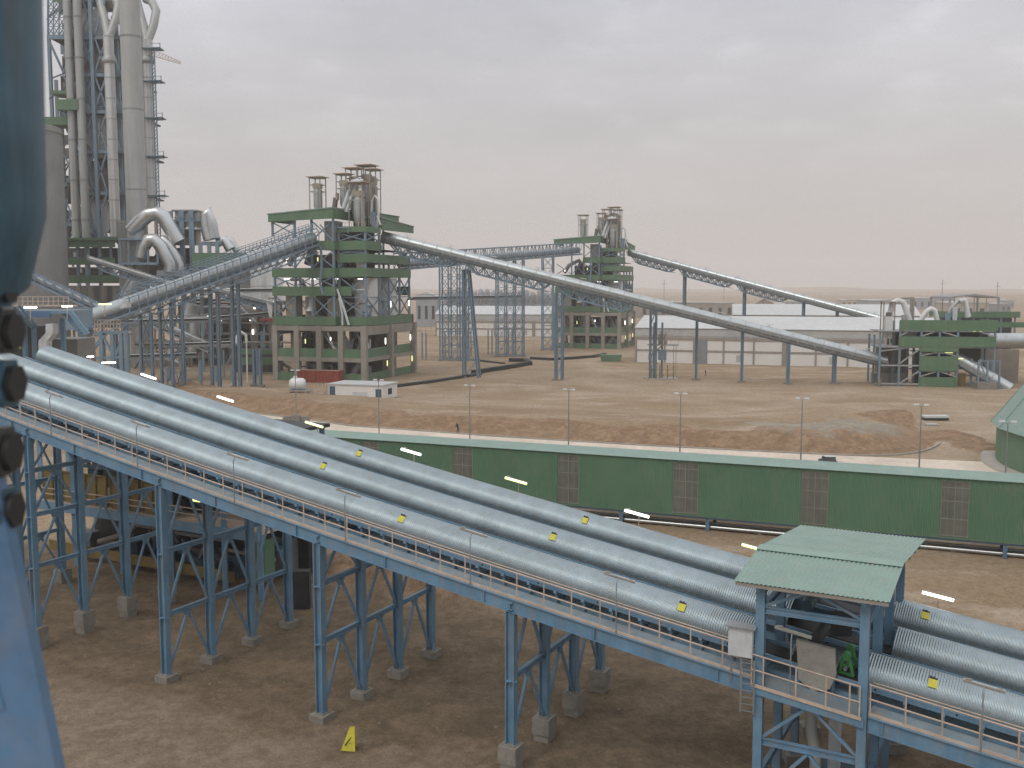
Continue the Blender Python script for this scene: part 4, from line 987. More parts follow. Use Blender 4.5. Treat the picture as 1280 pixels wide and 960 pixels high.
for s in (1, -1):
    o = w_sd*2.1*s-V((0,0,.2)); lo = V((0,0,-1.9))
    m.bar(LA+o+lo, LB+o+lo, .28)
    for i in range(n*2):
        a, b = LA+d*(i/n/2)+o, LA+d*((i+1)/n/2)+o
        m.bar(a+(lo if i % 2 else lo*0), b+(lo*0 if i % 2 else lo), .14)
part(m, 'under_truss', M['bluefar'], t)
m = MB(); m.bar(LA-V((0,0,.05)), LB-V((0,0,.05)), 4.2, .12); part(m, 'floor', M['deck'], t)
for px, py, l, s in ((262,485,'close pair of columns side by side',2),(297,487,'column standing alone',1),(322,478,'column in the green shadow of the mill',1)):
    q = on_plane(px, py, LA, LB); g = V((q.x, q.y, 0)); zt = LA.z+(LB.z-LA.z)*(g-V((LA.x,LA.y,0))).length/V((d.x,d.y,0)).length-2
    if px == 322: zt = 9.5
    t = thing('support_pylon', 'blue steel column under the climbing ribbed gallery, '+l, 'column', g, 0, 'columns under the climbing gallery')
    for k in range(s):
        for e in ((1, -1) if s == 1 else (1,)):
            p = g+w_sd*1.1*e+w_dir*2.2*k; m = MB(); m.ibeam(p, V((p.x,p.y,zt)), .75, .7, .12, side=w_dir); part(m, 'column', M['bluefar'], t)
            m = MB(); m.box(p.x-.9, p.x+.9, p.y-.9, p.y+.9, -.2, .7); part(m, 'footing', M['foot'], t)
for px, zb in ((151, 0), (182, 0), (207, 0), (221, 0)):
    q = on_plane(px, 400, LA, LB); g = V((q.x, q.y, 0)); zt = LA.z+(LB.z-LA.z)*(g-V((LA.x,LA.y,0))).length/V((d.x,d.y,0)).length-1.9
    t = thing('gallery_trestle', 'slim blue braced trestle under the low end of the climbing gallery, %s along it' % {151:'first',182:'second',207:'third',221:'fourth'}[px], 'trestle', g, 0, 'slim trestles under the climbing gallery')
    for e in (1, -1):
        p = g+w_sd*2.0*e; m = MB(); m.ibeam(p, V((p.x,p.y,zt)), .6, .6, .1, side=w_dir); part(m, 'column', M['bluefar'], t)
    m = MB()
    for i in range(3):
        z0, z1 = zt*i/3, zt*(i+1)/3; m.bar(g+w_sd*2+V((0,0,z0)), g-w_sd*2+V((0,0,z1)), .18); m.bar(g-w_sd*2+V((0,0,z0)), g+w_sd*2+V((0,0,z1)), .18)
    part(m, 'lattice', M['bluefar'], t)

t = thing('transfer_hood', 'grey blue transfer hood at the low end of the climbing ribbed gallery', 'hood', LA)
m = MB(); m.bar(LA+V((0,0,1.9))-w_dir*3.2, LA+V((0,0,1.9))+w_dir*.8, 4.2, 4.6); part(m, 'casing', M['bluefar'], t)
m = MB(); m.prism([LA+V((-1.6,0,-.5)), LA+V((1.6,0,-.5)), LA+V((.8,0,-5)), LA+V((-.8,0,-5))], V((0,2,0))); part(m, 'hopper', M['grey'], t)
for e in (-1.8, 1.8):
    m = MB(); q = LA+w_sd*e-w_dir*1.2; m.bar((q.x,q.y,0), q, .4); part(m, 'leg', M['bluefar'], t)
# three lower conveyors on the left
box_truss('steep pale conveyor gallery sloping down in front of the grey silo', at(-12, 327, 262), at(140, 398, 262), 2.8, 2.2, 2.6, 'low conveyors of the left plant', tube=.8, mat='bluefar')
box_truss('lower pale conveyor gallery sloping down to the ground beneath the climbing gallery', at(172, 398, 275), at(262, 440, 275), 3.0, 2.2, 2.6, 'low conveyors of the left plant', mat='stack', tube=.9)
far_tube('thin silver tube conveyor leaving the green house of the tall tower', [at(112, 323, 300), at(232, 360, 300)], .6, [(.05,.95)], group='low conveyors of the left plant', trh=1.6)
far_tube('thin silver tube conveyor ending in a white chute at the nearer mill', [at(268, 360, 296), at(345, 379, 288)], .6, [(.05,.95)], group='low conveyors of the left plant', trh=1.6)
m = MB(); q = at(337, 378, 287); m.prism([q+V((-.9,0,0)), q+V((.9,0,0)), q+V((.5,0,-4.2)), q+V((-.2,0,-4.2))], V((0,1.2,0))); solo(m, 'white_chute', M['white'], 'white tapered chute under the end of the thin tube conveyor', 'chute')

# horizontal pipe bridges
def pipe_bridge(label, A, B, zc, nl, group='pipe bridges'):
    t = thing('pipe_bridge', label, 'pipe bridge', (A.x, A.y, 0), 0, group); d = B-A; d.z = 0; sd = V((d.y,-d.x,0)).normalized()
    for k in (-1, 1):
        m = MB(); m.bar(A+sd*k*1.2+V((0,0,zc)), B+sd*k*1.2+V((0,0,zc)), .25, .5); part(m, 'beam', M['grey'], t)
    for k, r, mt in ((-.8,.28,'tarnish'),(0,.35,'stack'),(.8,.22,'dark')):
        m = MB(); m.tube([A+sd*k+V((0,0,zc+.6)), B+sd*k+V((0,0,zc+.6))], r, 8); part(m, 'pipe', M[mt], t)
    m = MB(); m.rail([A+sd*1.2+V((0,0,zc+1.6)), B+sd*1.2+V((0,0,zc+1.6))], .07, 4)
    n = int(d.length/2.5)
    for i in range(n+1): p = A+d*(i/n)+sd*1.2; m.bar(V((p.x,p.y,zc)), V((p.x,p.y,zc+1.6)), .1)
    part(m, 'railing', M['brown'], t)
    for i in range(nl):
        p = A+d*((i+.5)/nl)
        for k in (-1, 1):
            m = MB(); m.bar(V((p.x,p.y,-.2))+sd*k, V((p.x,p.y,zc-.2))+sd*k, .45, .45); part(m, 'leg', M['bluefar'], t)
A, B = ground(150, 474), ground(352, 462)
pipe_bridge('low pipe bridge passing behind the blue gallery columns to the nearer mill', at(150, 447, 258), at(345, 428, 290), 8.0, 4)
pipe_bridge('low pipe bridge behind the lattice towers', at(515, 409, 345), at(650, 403, 385), 9.5, 5)
pipe_bridge('lowest pipe rack lying near the ground behind the blue pylons', at(200, 452, 268), at(300, 449, 268), 4.0, 5)
pipe_bridge('brown railed pipe rack behind the stair tower', at(140, 440, 246), at(262, 437, 250), 7.0, 5)
pipe_bridge('long low pipe rack under the steep conveyors', at(150, 465, 236), at(246, 462, 240), 3.2, 5)
pipe_bridge('high pipe bridge in front of the kiln', at(196, 418, 292), at(345, 414, 304), 12.0, 4)
# ================================================================== white warehouses
def warehouse(label, A, B, depth, wall_h, eave_h, ridge_h, bays, door=None, seed=0):
    d = B-A; d.z = 0; Ln = d.length; d.normalize(); n = V((-d.y, d.x, 0))
    P = lambda s, w, z: V((A.x, A.y, 0))+d*s+n*w+V((0,0,z))
    t = thing('warehouse', label, 'warehouse', (A.x, A.y, 0), 0, 'white warehouses')
    def slab(m, s0, s1, w0, w1, z0, z1): m.hexa([P(s0,w0,z0),P(s1,w0,z0),P(s1,w1,z0),P(s0,w1,z0),P(s0,w0,z1),P(s1,w0,z1),P(s1,w1,z1),P(s0,w1,z1)])
    m = MB(); slab(m, 0, Ln, 0, .3, -.3, wall_h); slab(m, 0, Ln, depth-.3, depth, -.3, wall_h); slab(m, 0, .3, .3, depth-.3, -.3, wall_h); slab(m, Ln-.3, Ln, .3, depth-.3, -.3, wall_h)
    part(m, 'wall', M['cream'], t)
    m = MB(); slab(m, -.25, Ln+.25, -.25, .25, wall_h+.01, eave_h); slab(m, -.25, .25, .25, depth, wall_h+.01, eave_h); part(m, 'eave_panel', M['eave'], t)
    m = MB(); m.prism([P(-.5,-.5,eave_h+.02), P(-.5,depth/2,ridge_h), P(-.5,depth+.5,eave_h+.02), P(-.5,depth+.5,eave_h+.2), P(-.5,depth/2,ridge_h+.2), P(-.5,-.5,eave_h+.2)], d*(Ln+1)); rf = part(m, 'roof', M['wroof'], t)
    m = MB(); slab(m, -.2, Ln+.2, -.45, -.26, eave_h-.12, eave_h+.05); part(m, 'gutter', M['brown'], t)
    m = MB(); slab(m, -.02, Ln+.02, -.2, -.02, wall_h-1.3, wall_h-.35); part(m, 'frame_beam', M['brown'], t)
    m = MB(); slab(m, -.02, Ln+.02, -.16, -.02, wall_h*.42, wall_h*.42+.65)
    if wall_h > 4: part(m, 'frame_beam', M['brown'], t)
    for i in range(bays+1):
        m = MB(); s = Ln*i/bays; wd = .28 if i != 5 else .8; slab(m, s-wd, s+wd, -.3, -.03, -.2, wall_h-.3); part(m, 'frame_post', M['brown'], t)
    for i in range(bays):
        if (i*7+seed) % 3: continue
        m = MB(); s = Ln*(i+.55)/bays; slab(m, s-1.2, s+1.2, -.1, -.02, .8, 3.0); part(m, 'vent', M['eave'], t)
    if door:
        m = MB(); slab(m, door[0], door[1], -.35, -.05, 0, wall_h*.86); part(m, 'door', M['grey'], t)
    return t
WA, WB = ground(795, 452.5), ground(1122, 460)
wd = (WB-WA); wd.normalize()
def s_at(px): return (on_plane(px, 440, WA, WB)-V((WA.x,WA.y,0))).dot(wd)
warehouse('long white warehouse with brown frame and grey door, below the silver tube conveyor', WA, WB+wd*14, 34, 8.9, 11.4, 15.0, 10, (s_at(869), s_at(884)))
A3, B3 = at(917, 392, 420), at(1150, 394, 405); A3.z = B3.z = 0
warehouse('second white warehouse behind the long one, crossed by the farther tube conveyor', A3, B3, 34, 9.5, 13.4, 17.6, 7, None, 1)
A3, B3 = at(545, 392, 520), at(692, 392, 512); A3.z = B3.z = 0
warehouse('low white warehouse seen through the lattice towers', A3, B3, 34, 8, 11, 15.0, 6, None, 2)

# ================================================================== green banded structure on the right
RA, RB = ground(1123, 483), ground(1247, 484.5)
rd = RB-RA; rd.z = 0; rd.normalize(); rn = V((-rd.y, rd.x, 0)); RL = (RB-RA).length
def RP(s, w, z): return V((RA.x, RA.y, 0))+rd*s+rn*w+V((0,0,z))
def rs(px): return (on_plane(px, 450, RA, RB)-V((RA.x,RA.y,0))).dot(rd)
def rz(py): return at(1180, py, RA.y).z
def rbox(m, s0, s1, w0, w1, z0, z1): return m.hexa([RP(s0,w0,z0),RP(s1,w0,z0),RP(s1,w1,z0),RP(s0,w1,z0),RP(s0,w0,z1),RP(s1,w0,z1),RP(s1,w1,z1),RP(s0,w1,z1)])
t = thing('crusher_house', 'green banded crusher house with white pipe arches at the foot of the tube conveyor', 'industrial building', RP(0,0,0))
x0, x1, xa, xb = rs(1123), rs(1246), rs(1150), rs(1198)
for s0, s1, y0, y1 in ((x0,x1,413.5,400),(x0,x1-.4,433.5,420.5),(xa,xb,439.5,433.7),(xa,xb,463.5,445),(xa,xb,484,471)):
    m = MB(); rbox(m, s0, s1, 0, .2, rz(y0), rz(y1)); part(m, 'green_band', M['green'], t)
    m = MB(); rbox(m, s1-.2, s1, .21, 13, rz(y0)+.01, rz(y1)-.01); part(m, 'green_band', M['green'], t)
for s in (x0+.3, xa+.2, (xa+xb)/2, xb-.2, x1-.5, x0-4.5):
    for w in (.45, 7, 12.8):
        m = MB(); m.bar(RP(s,w,-.2), RP(s,w,rz(402) if s > x0 else rz(420)), .45, .45); part(m, 'steel_column', M['bluefar'], t)
for a, b, y0, y1 in ((xa,(xa+xb)/2,471,463.5),((xa+xb)/2,xb,463.5,471),(xa,(xa+xb)/2,445,439.5),((xa+xb)/2,xb,439.5,445),(x0-4.4,xa,439,433),(x0+.3,xa,455,436),(x0+.3,xa,480,464),(x0,(x0+xa)/2,420.5,413.5),(xa,xa+4,420.5,413.5),(xb,xb-5,420.5,413.5),(x1,x1-5,420.5,413.5)): m = MB(); m.bar(RP(a,.5,rz(y0)), RP(b,.5,rz(y1)), .3); part(m, 'brace', M['stack'], t)
for y in (433, 457, 480): m = MB(); m.bar(RP(x0-4.5,.5,rz(y)), RP(xa,.5,rz(y)), .35); part(m, 'tie_beam', M['stack'], t)
m = MB()
for y in (421, 434.5, 441, 464): rbox(m, xa, xb, .3, 12.6, rz(y)-.15, rz(y))
for y in (414, 434): rbox(m, x0-4.5, x1-.3, .3, 12.6, rz(y)-.2, rz(y))
part(m, 'floor', M['grey'], t)
for s0, s1, w0, w1, y0, y1, mt in ((xa+1,xb-1,6,11,484,442,'dark'),(xb+.5,x1-1,9,12,458,434.5,'dark'),(x0-3,xa-1,9,12,470,436,'tarnish'),(x0-4,xa-1,8,12,483,470,'brown'),(x0+1,x1-2,7,12,434,415,'dark'),(x0+2,x0+5,3,6,432,415,'stack')):
    m = MB(); rbox(m, s0, s1, w0, w1, rz(y0), rz(y1)); part(m, 'equipment_box', M[mt], t)
def rpipe(pts, r, mt, w=5):
    m = MB(); m.tube([RP(rs(px), w, at(px, py, RA.y+w).z) for px, py in pts], r, 10); part(m, 'pipe', M[mt], t)
rpipe([(1142,402),(1137,388),(1133,378),(1126,375.5),(1119,379),(1116,396)], .75, 'white'); rpipe([(1155,401),(1163,389),(1168,385.5),(1173,388),(1177,401)], .65, 'white'); rpipe([(1190,402),(1193,386),(1202,376),(1208,374)], .5, 'stack'); rpipe([(1204,376),(1211,375),(1216,396)], .7, 'white')
for px0, px1, y0, y1, mt in ((1109,1118,424,396,'white'),(1110,1116,396,391,'tarnish'),(1185,1190,400,391,'bluefar'),(1194,1199,401,384,'cabinet'),(1130,1136,401,394,'stack')):
    m = MB(); s0, s1 = rs(px0), rs(px1); rbox(m, s0, s1, 3, 3+(s1-s0), rz(y0), rz(y1)); part(m, 'filter_box', M[mt], t)
m = MB()
for px in (1106, 1120):
    m.bar(RP(rs(px),3,rz(430)), RP(rs(px),3,rz(378)), .25); m.bar(RP(rs(px),6,rz(430)), RP(rs(px),6,rz(378)), .25)
rbox(m, rs(1104), rs(1121), 2.5, 6.5, rz(378), rz(377)); part(m, 'filter_frame', M['brown'], t)
m = MB()
for px in (1148, 1151): m.bar(RP(rs(px),9,rz(402)), RP(rs(px),9,rz(373)), .5)
m.bar(RP(rs(1130),9,rz(374)), RP(rs(1152),9,rz(373)), .5); part(m, 'gantry', M['brown'], t)
for px, py in ((1222,413.5),(1187,441),(1200,448)): m = MB(); m.tube([RP(rs(px)-1,1,rz(py)), RP(rs(px)+1,1,rz(py))], .14, 6); part(m, 'lit_tube', GLOW_Y, t)
m = MB(); rbox(m, x0-5, x0+2, .6, 4, -.2, .5); rbox(m, x0-4.8, x0-4.2, -.3, .6, 0, 2); part(m, 'plinth', M['foot'], t)
# descending tube right of it
q0, q1 = RP(xb+.5,4,rz(447)), RP(rs(1262),-1.5,rz(484))
far_tube('stubby silver tube conveyor running down out of the green crusher house', [q0, q1], 1.5, [], group='conveyors at the crusher house')
t = thing('tail_frame', 'grey blue steel frame on a concrete block around the stubby descending tube', 'steel frame', RP(rs(1220),-1,0))
for px in (1217, 1228, 1243):
    for w in (-4, 1.5):
        m = MB(); m.bar(RP(rs(px),w,0), RP(rs(px),w,rz(448)), .4, .4); part(m, 'column', M['bluefar'], t)
m = MB(); rbox(m, rs(1215), rs(1240), -5, -1, -.3, 1.6); part(m, 'plinth', M['foot'], t)
m = MB(); m.bar(RP(rs(1217),-4,rz(449)), RP(rs(1243),-4,rz(449)), .3); m.bar(RP(rs(1217),-4,rz(449)), RP(rs(1228),-4,rz(470)), .25); part(m, 'beam', M['bluefar'], t)
t = thing('guard_fence', 'ochre guard fence panels beside the stubby descending tube', 'fence', RP(rs(1205),2,0))
for px in (1200, 1205, 1210):
    m = MB(); s = rs(px); rbox(m, s, s+.25, 2, 2.2, 0, 3.4); part(m, 'post', M['mesh'], t)
m = MB(); rbox(m, rs(1200)+.3, rs(1210)-.05, 2.05, 2.12, .2, 3.3); part(m, 'panel', M['mesh'], t)
# horizontal tube leaving right and the second green structure behind
m = MB(); m.tube([RP(x1-1,6,rz(427)), RP(x1+30,10,rz(426))], 2.0, 20); solo(m, 'transfer_duct', M['tubef'], 'thick silver horizontal duct leaving the crusher house at band height', 'duct')
t = thing('green_annex', 'second green banded structure behind the green crusher house', 'industrial building', RP(x1,22,0))
for pa, pb, y0, y1, w in ((1206,1300,396.5,389,26),(1247,1300,408.5,402,18)):
    m = MB(); s0, s1 = rs(pa)*1.12, rs(pb)*1.12
    z0, z1 = at(1250, y0, RA.y+w).z, at(1250, y1, RA.y+w).z
    rbox(m, s0, s1, w, w+.25, z0, z1); rbox(m, s0, s0+.25, w+.26, w+14, z0+.01, z1-.01); part(m, 'green_band', M['green'], t)
m = MB()
for i in range(9): s = rs(1210)*1.12+i*3.6; m.bar(RP(s,26.6,0), RP(s,26.6,at(1250,390,RA.y+26).z), .4)
part(m, 'steel_column', M['bluefar'], t)
m = MB(); rbox(m, rs(1214)*1.12, rs(1300)*1.12, 32, 38, 2, at(1250,392,RA.y+30).z); part(m, 'equipment_box', M['dark'], t)
m = MB(); rbox(m, rs(1246), rs(1300), 14, 15, 0, rz(440)); part(m, 'wall', M['brown'], t)

# ================================================================== pale green cone roof store
DC = V((97.3, 133.3, 0)); t = thing('domed_store', 'round store with pale green cone roof and dark green wall beyond the gallery', 'storage building', DC)
DR = 30.0
m = MB(); m.lathe(DC.x, DC.y, [(DR-.8, -.3), (DR-.8, 5.6)], 72); part(m, 'wall', M['gwall'], t)
nseg = 24; prof = [(DR, 5.4), (DR-5.2, 12.6), (DR-11, 19), (DR-18, 24.5), (DR-25, 28), (.05, 29.5)]
def DP(i, k, e=0): a = 2*math.pi*(i+.3)/nseg; r, z = prof[k]; return V((DC.x+(r+e)*math.cos(a), DC.y+(r+e)*math.sin(a), z+e))
m = MB(); m.add([DP(i, k) for k in range(6) for i in range(nseg)], [(k*nseg+i, k*nseg+(i+1) % nseg, (k+1)*nseg+(i+1) % nseg, (k+1)*nseg+i) for k in range(5) for i in range(nseg)]); part(m, 'roof', M['groof'], t)
m = MB()
for i in range(nseg):
    for k in range(5): m.bar(DP(i, k, .03), DP(i, k+1, .03), .16, .08)
part(m, 'roof_seam', M['groof'], t)
m = MB(); m.lathe(DC.x, DC.y, [(DR+1.2, -.3), (DR+1.2, .3), (DR-.7, .32)], 72); part(m, 'plinth', M['kerb'], t)

# ================================================================== small things on the sand
def cbox(q, dx, dy): return q+dx+dy
q = ground(411, 500.5); q2 = ground(478, 503); cd = (q2-q); cd.z = 0; cl = cd.length; cd.normalize(); cn = V((-cd.y, cd.x, 0))
t = thing('site_cabin', 'long white portable site cabin with dark end doors on the sand', 'cabin', q)
def cb(m, s0, s1, w0, w1, z0, z1): return m.hexa([q+cd*s+cn*w+V((0,0,z)) for s, w, z in ((s0,w0,z0),(s1,w0,z0),(s1,w1,z0),(s0,w1,z0),(s0,w0,z1),(s1,w0,z1),(s1,w1,z1),(s0,w1,z1))])
zt = at(444, 481.5, (q.y+q2.y)/2).z
m = MB(); cb(m, 0, cl, 0, 8, .45, zt); part(m, 'body', M['cream'], t)
m = MB(); cb(m, -.25, cl+.25, -.25, 8.3, zt+.01, zt+.22); part(m, 'roof', M['wroof'], t)
for s0, s1, z1 in ((.25, 1.6, zt-.4), (cl-1.6, cl-.2, zt-.7)):
    m = MB(); cb(m, s0, s1, -.06, -.01, .6, z1); part(m, 'door', M['bluedark'], t)
m = MB(); cb(m, cl*.45, cl*.72, -.07, -.01, 1.0, 2.1); part(m, 'panel', M['cabinet'], t)
m = MB(); cb(m, cl+.01, cl+.06, 3, 5, 1.4, 2.7); part(m, 'window', M['dark'], t)
m = MB()
for i in range(7): cb(m, cl*i/6.3, cl*i/6.3+.6, .1, 7.8, -.1, .44)
part(m, 'skid', M['brown'], t)
m = MB(); cb(m, 2.2, 4.4, -1.7, -.2, 0, .5); part(m, 'step', M['grey'], t)

q = ground(372, 477.5); qe = ground(424, 479)
d = qe-q; d.z = 0; ln = d.length; d.normalize(); n_ = V((-d.y, d.x, 0))
t = thing('open_container', 'dark red open topped steel container in front of the nearer mill', 'container', q)
zt = 3.2
def rb(m, s0, s1, w0, w1, z0, z1): return m.hexa([q+d*s+n_*w+V((0,0,z)) for s, w, z in ((s0,w0,z0),(s1,w0,z0),(s1,w1,z0),(s0,w1,z0),(s0,w0,z1),(s1,w0,z1),(s1,w1,z1),(s0,w1,z1))])
m = MB(); rb(m, 0, ln, 0, .12, .1, zt); rb(m, 0, ln, 2.6, 2.72, .1, zt); rb(m, 0, .12, .13, 2.59, .1, zt); rb(m, ln-.12, ln, .13, 2.59, .1, zt); rb(m, 0, ln, .02, 2.7, 0, .09); part(m, 'body', M['red'], t)
m = MB()
for i in range(14): rb(m, ln*i/13.5, ln*i/13.5+.18, -.1, -.01, .1, zt)
part(m, 'rib', M['red'], t)
m = MB(); rb(m, -.1, ln+.1, -.14, .0, zt+.01, zt+.18); part(m, 'rim', M['rail'], t)

q = ground(378, 500); zz = at(378, 480, q.y).z
t = thing('water_tank', 'white plastic water tank lying on a scaffold stand', 'tank', (q.x, q.y, zz-2.9))
m = MB(); c = V((q.x-1, q.y, zz)); m.tube([c+V((x,0,0)) for x in (-1.75,-1.7,-1.2,1.2,1.7,1.75)], [.4,.95,1.35,1.35,.95,.4], 18); part(m, 'body', M['white'], t)
m = MB(); m.cyl(c.x-.5, c.y, zz+1.25, zz+1.75, .45, n=12); part(m, 'lid', M['white'], t)
t = thing('scaffold_stand', 'rusty tube scaffold carrying the white water tank', 'scaffold', (q.x, q.y, 0))
m = MB(); tz = zz-1.4
for i in range(5):
    for w in (-1.6, 1.6): m.bar((q.x-2.7+i*1.9, q.y+w, -.1), (q.x-2.7+i*1.9, q.y+w, tz+(.3 if i < 3 else 1.6)), .13)
part(m, 'standard', M['rail'], t)
m = MB()
for z in (.6, tz*.5, tz*.78, tz):
    for w in (-1.6, 1.6): m.bar((q.x-3, q.y+w, z), (q.x+5.2, q.y+w, z), .11)
    for i in range(5): m.bar((q.x-2.7+i*1.9, q.y-1.6, z), (q.x-2.7+i*1.9, q.y+1.6, z), .11)
part(m, 'ledger', M['rail'], t)
m = MB(); m.box(q.x-3, q.x+2, q.y-1.5, q.y+1.5, tz+.06, tz+.16); part(m, 'platform', M['deck'], t)

# blocks beside the road
random.seed(3)
q = ground(370, 530)
for i, (dx, dy, s) in enumerate(((-1.6,0,1.0),(0,0,1.15),(1.7,.2,.95))):
    m = MB(); m.box(q.x+dx-.75*s, q.x+dx+.75*s, q.y+dy-.6, q.y+dy+.6, -.05, 1.2*s); m.box(q.x+dx-.6*s, q.x+dx+.6*s, q.y+dy-.45, q.y+dy+.45, 1.2*s+.002, 1.45*s)
    solo(m, 'concrete_block', M['foot'], 'grey stepped concrete block beside the road at the gallery end, %s' % ('smallest but one', 'tallest, in the middle', 'smallest')[i], 'concrete block', 'concrete blocks beside the road')
# plate stacks on the sand
q = ground(1169, 525)
t = thing('sheet_stack', 'stack of pale panels on timber lying on the open sand', 'panel stack', q)
m = MB(); m.box(q.x-2.4, q.x+2.4, q.y-1, q.y+1.2, .5, .85); part(m, 'panel', M['wroof'], t)
m = MB(); m.box(q.x-2.3, q.x+2.2, q.y-.9, q.y+1, .1, .49); part(m, 'timber', M['dark'], t)
q = ground(1165, 531.5); m = MB(); m.box(q.x-1.2, q.x+1.2, q.y-.5, q.y+.5, 0, .2); m.box(q.x-1.1, q.x+.9, q.y-.4, q.y+.4, .201, .3); solo(m, 'loose_panel', M['eave'], 'single low panel lying in front of the panel stack', 'panel')
# parked car beyond the gallery roof, only its roof shows
q = ground(1035, 583.5)
t = thing('parked_car', 'dark small car parked on the road just behind the gallery roof', 'car', q)
def car(m, prof, x0, x1): m.prism([q+V((x0, y, z)) for y, z in prof], V((x1-x0, 0, 0)))
m = MB(); car(m, [(-1.9,.35),(1.9,.35),(1.95,.8),(1.3,.95),(-1.7,1.0),(-1.95,.8)], -.8, .8); part(m, 'body', M['bluedark'], t)
m = MB(); car(m, [(-1.4,1.0),(.9,.97),(.4,1.5),(-1.0,1.55)], -.7, .7); part(m, 'cabin', M['dark'], t)
m = MB(); car(m, [(-.98,1.56),(.38,1.51),(.36,1.56),(-.96,1.61)], -.68, .68); part(m, 'roof', M['cabinet'], t)
for y in (-1.2, 1.2):
    for x in (-.82, .62): m = MB(); m.tube([q+V((x,y,.34)), q+V((x+.2,y,.34))], .34, 14); part(m, 'wheel', M['black'], t)
# skip and pits by the farther mill
q = ground(764, 452); m = MB(); m.prism([q+V((-3,0,0)), q+V((3,0,0)), q+V((3.6,0,2.2)), q+V((-3.6,0,2.2))], V((0,4,0))); solo(m, 'skip', M['green'], 'green waste skip on the sand in front of the farther mill', 'skip')
# trench covers: dark pipe runs on the ground
def run(label, pts, w, h, mat='dark'):
    m = MB(); p = [ground(*x)+V((0,0,h/2-.05)) for x in pts]
    for a, b in zip(p[:-1], p[1:]): m.bar(a, b, w, h)
    return solo(m, 'cable_trough', M[mat], label, 'cable trough', 'cable troughs on the sand')
run('dark cable trough running from the nearer mill past the A frame leg', [(494,484),(540,478),(585,471),(600,468)], 1.5, .7)
run('black lagged pipe trough ending beside the twin column leg', [(592,467.5),(640,460),(662,456),(656,452),(636,452)], 1.7, 1.2, 'black')
run('thin dark trough between the lattice towers and the farther mill', [(664,449),(690,450.5),(742,447),(756,444)], 1.5, .9)
run('short dark trough between the water tank and the white cabin', [(390,494),(406,492)], 1.2, .6)
run('dark trough lying between the lattice towers', [(590,450),(630,455)], 1.0, .5)

# ================================================================== people
def person(label, q, h, lean, stride, rot):
    t = thing('person', label, 'person', q, 0, None)
    k = h/1.75; cr, sr = math.cos(rot), math.sin(rot)
    pts = dict(pel=(0,0,.93), che=(lean*.5,0,1.28), nec=(lean*.9,0,1.47), hed=(lean*1.1,0,1.62), top=(lean*1.15,0,1.74), shl=(lean*.8,.19,1.42), shr=(lean*.8,-.19,1.42), ell=(lean+.02,.25,1.14), elr=(lean-.05,-.25,1.14), hal=(lean+.18,.22,.93), har=(lean-.1,-.24,.90),
               hil=(0,.1,.90), hir=(0,-.1,.90), knl=(stride*.55,.1,.5), knr=(-stride*.35,-.1,.5), anl=(stride*.8,.1,.09), anr=(-stride*.9,-.1,.10), tol=(stride*.8+.17,.11,.04), tor=(-stride*.9+.17,-.11,.04))
    rad = dict(pel=.15, che=.165, nec=.065, hed=.10, top=.07, shl=.085, shr=.085, ell=.055, elr=.055, hal=.04, har=.04, hil=.1, hir=.1, knl=.07, knr=.07, anl=.05, anr=.05, tol=.04, tor=.04)
    ed = [('pel','che'),('che','nec'),('nec','hed'),('hed','top'),('che','shl'),('che','shr'),('shl','ell'),('shr','elr'),('ell','hal'),('elr','har'),('pel','hil'),('pel','hir'),('hil','knl'),('hir','knr'),('knl','anl'),('knr','anr'),('anl','tol'),('anr','tor')]
    names = list(pts); me = bpy.data.meshes.new('body')
    me.from_pydata([(k*(x*cr-y*sr), k*(x*sr+y*cr), k*z) for x, y, z in (pts[n] for n in names)], [(names.index(a), names.index(b)) for a, b in ed], [])
    o = bpy.data.objects.new('body', me); COL.objects.link(o); o.parent = t
    sk = o.modifiers.new('skin', 'SKIN'); sv = me.skin_vertices[0].data if me.skin_vertices else None
    if sv is None:
        bpy.context.view_layer.objects.active = o
        sv = me.skin_vertices[0].data
    for i, n in enumerate(names): sv[i].radius = (rad[n]*k, rad[n]*k); sv[i].use_root = (n == 'pel')
    o.modifiers.new('sub', 'SUBSURF').levels = 2; o.modifiers['sub'].render_levels = 2
    me.materials.append(M['cloth']); ORG[o.name] = V(q)
    hx, hz = lean*1.1*k, 1.63*k
    hb = MB(); c = V(q)+V((hx*cr, hx*sr, hz)); hb.tube([c+V((0,0,z*k)) for z in (-.10,-.06,.0,.06,.085)], [x*k for x in (.05,.085,.107,.09,.03)], 12); part(hb, 'head', M['skin'], t)
    hb = MB(); hb.tube([c+V((0,0,z*k)) for z in (.015,.05,.10,.125)], [x*k for x in (.115,.118,.085,.02)], 12); part(hb, 'hair', M['black'], t)
person('person in dark clothes walking across the sand toward the grey warehouse door', ground(882, 470), 1.75, .06, .3, R(200))
person('person in dark clothes bending by the kerb beyond the gallery roof', ground(572.5, 541), 1.75, .22, .16, R(150))

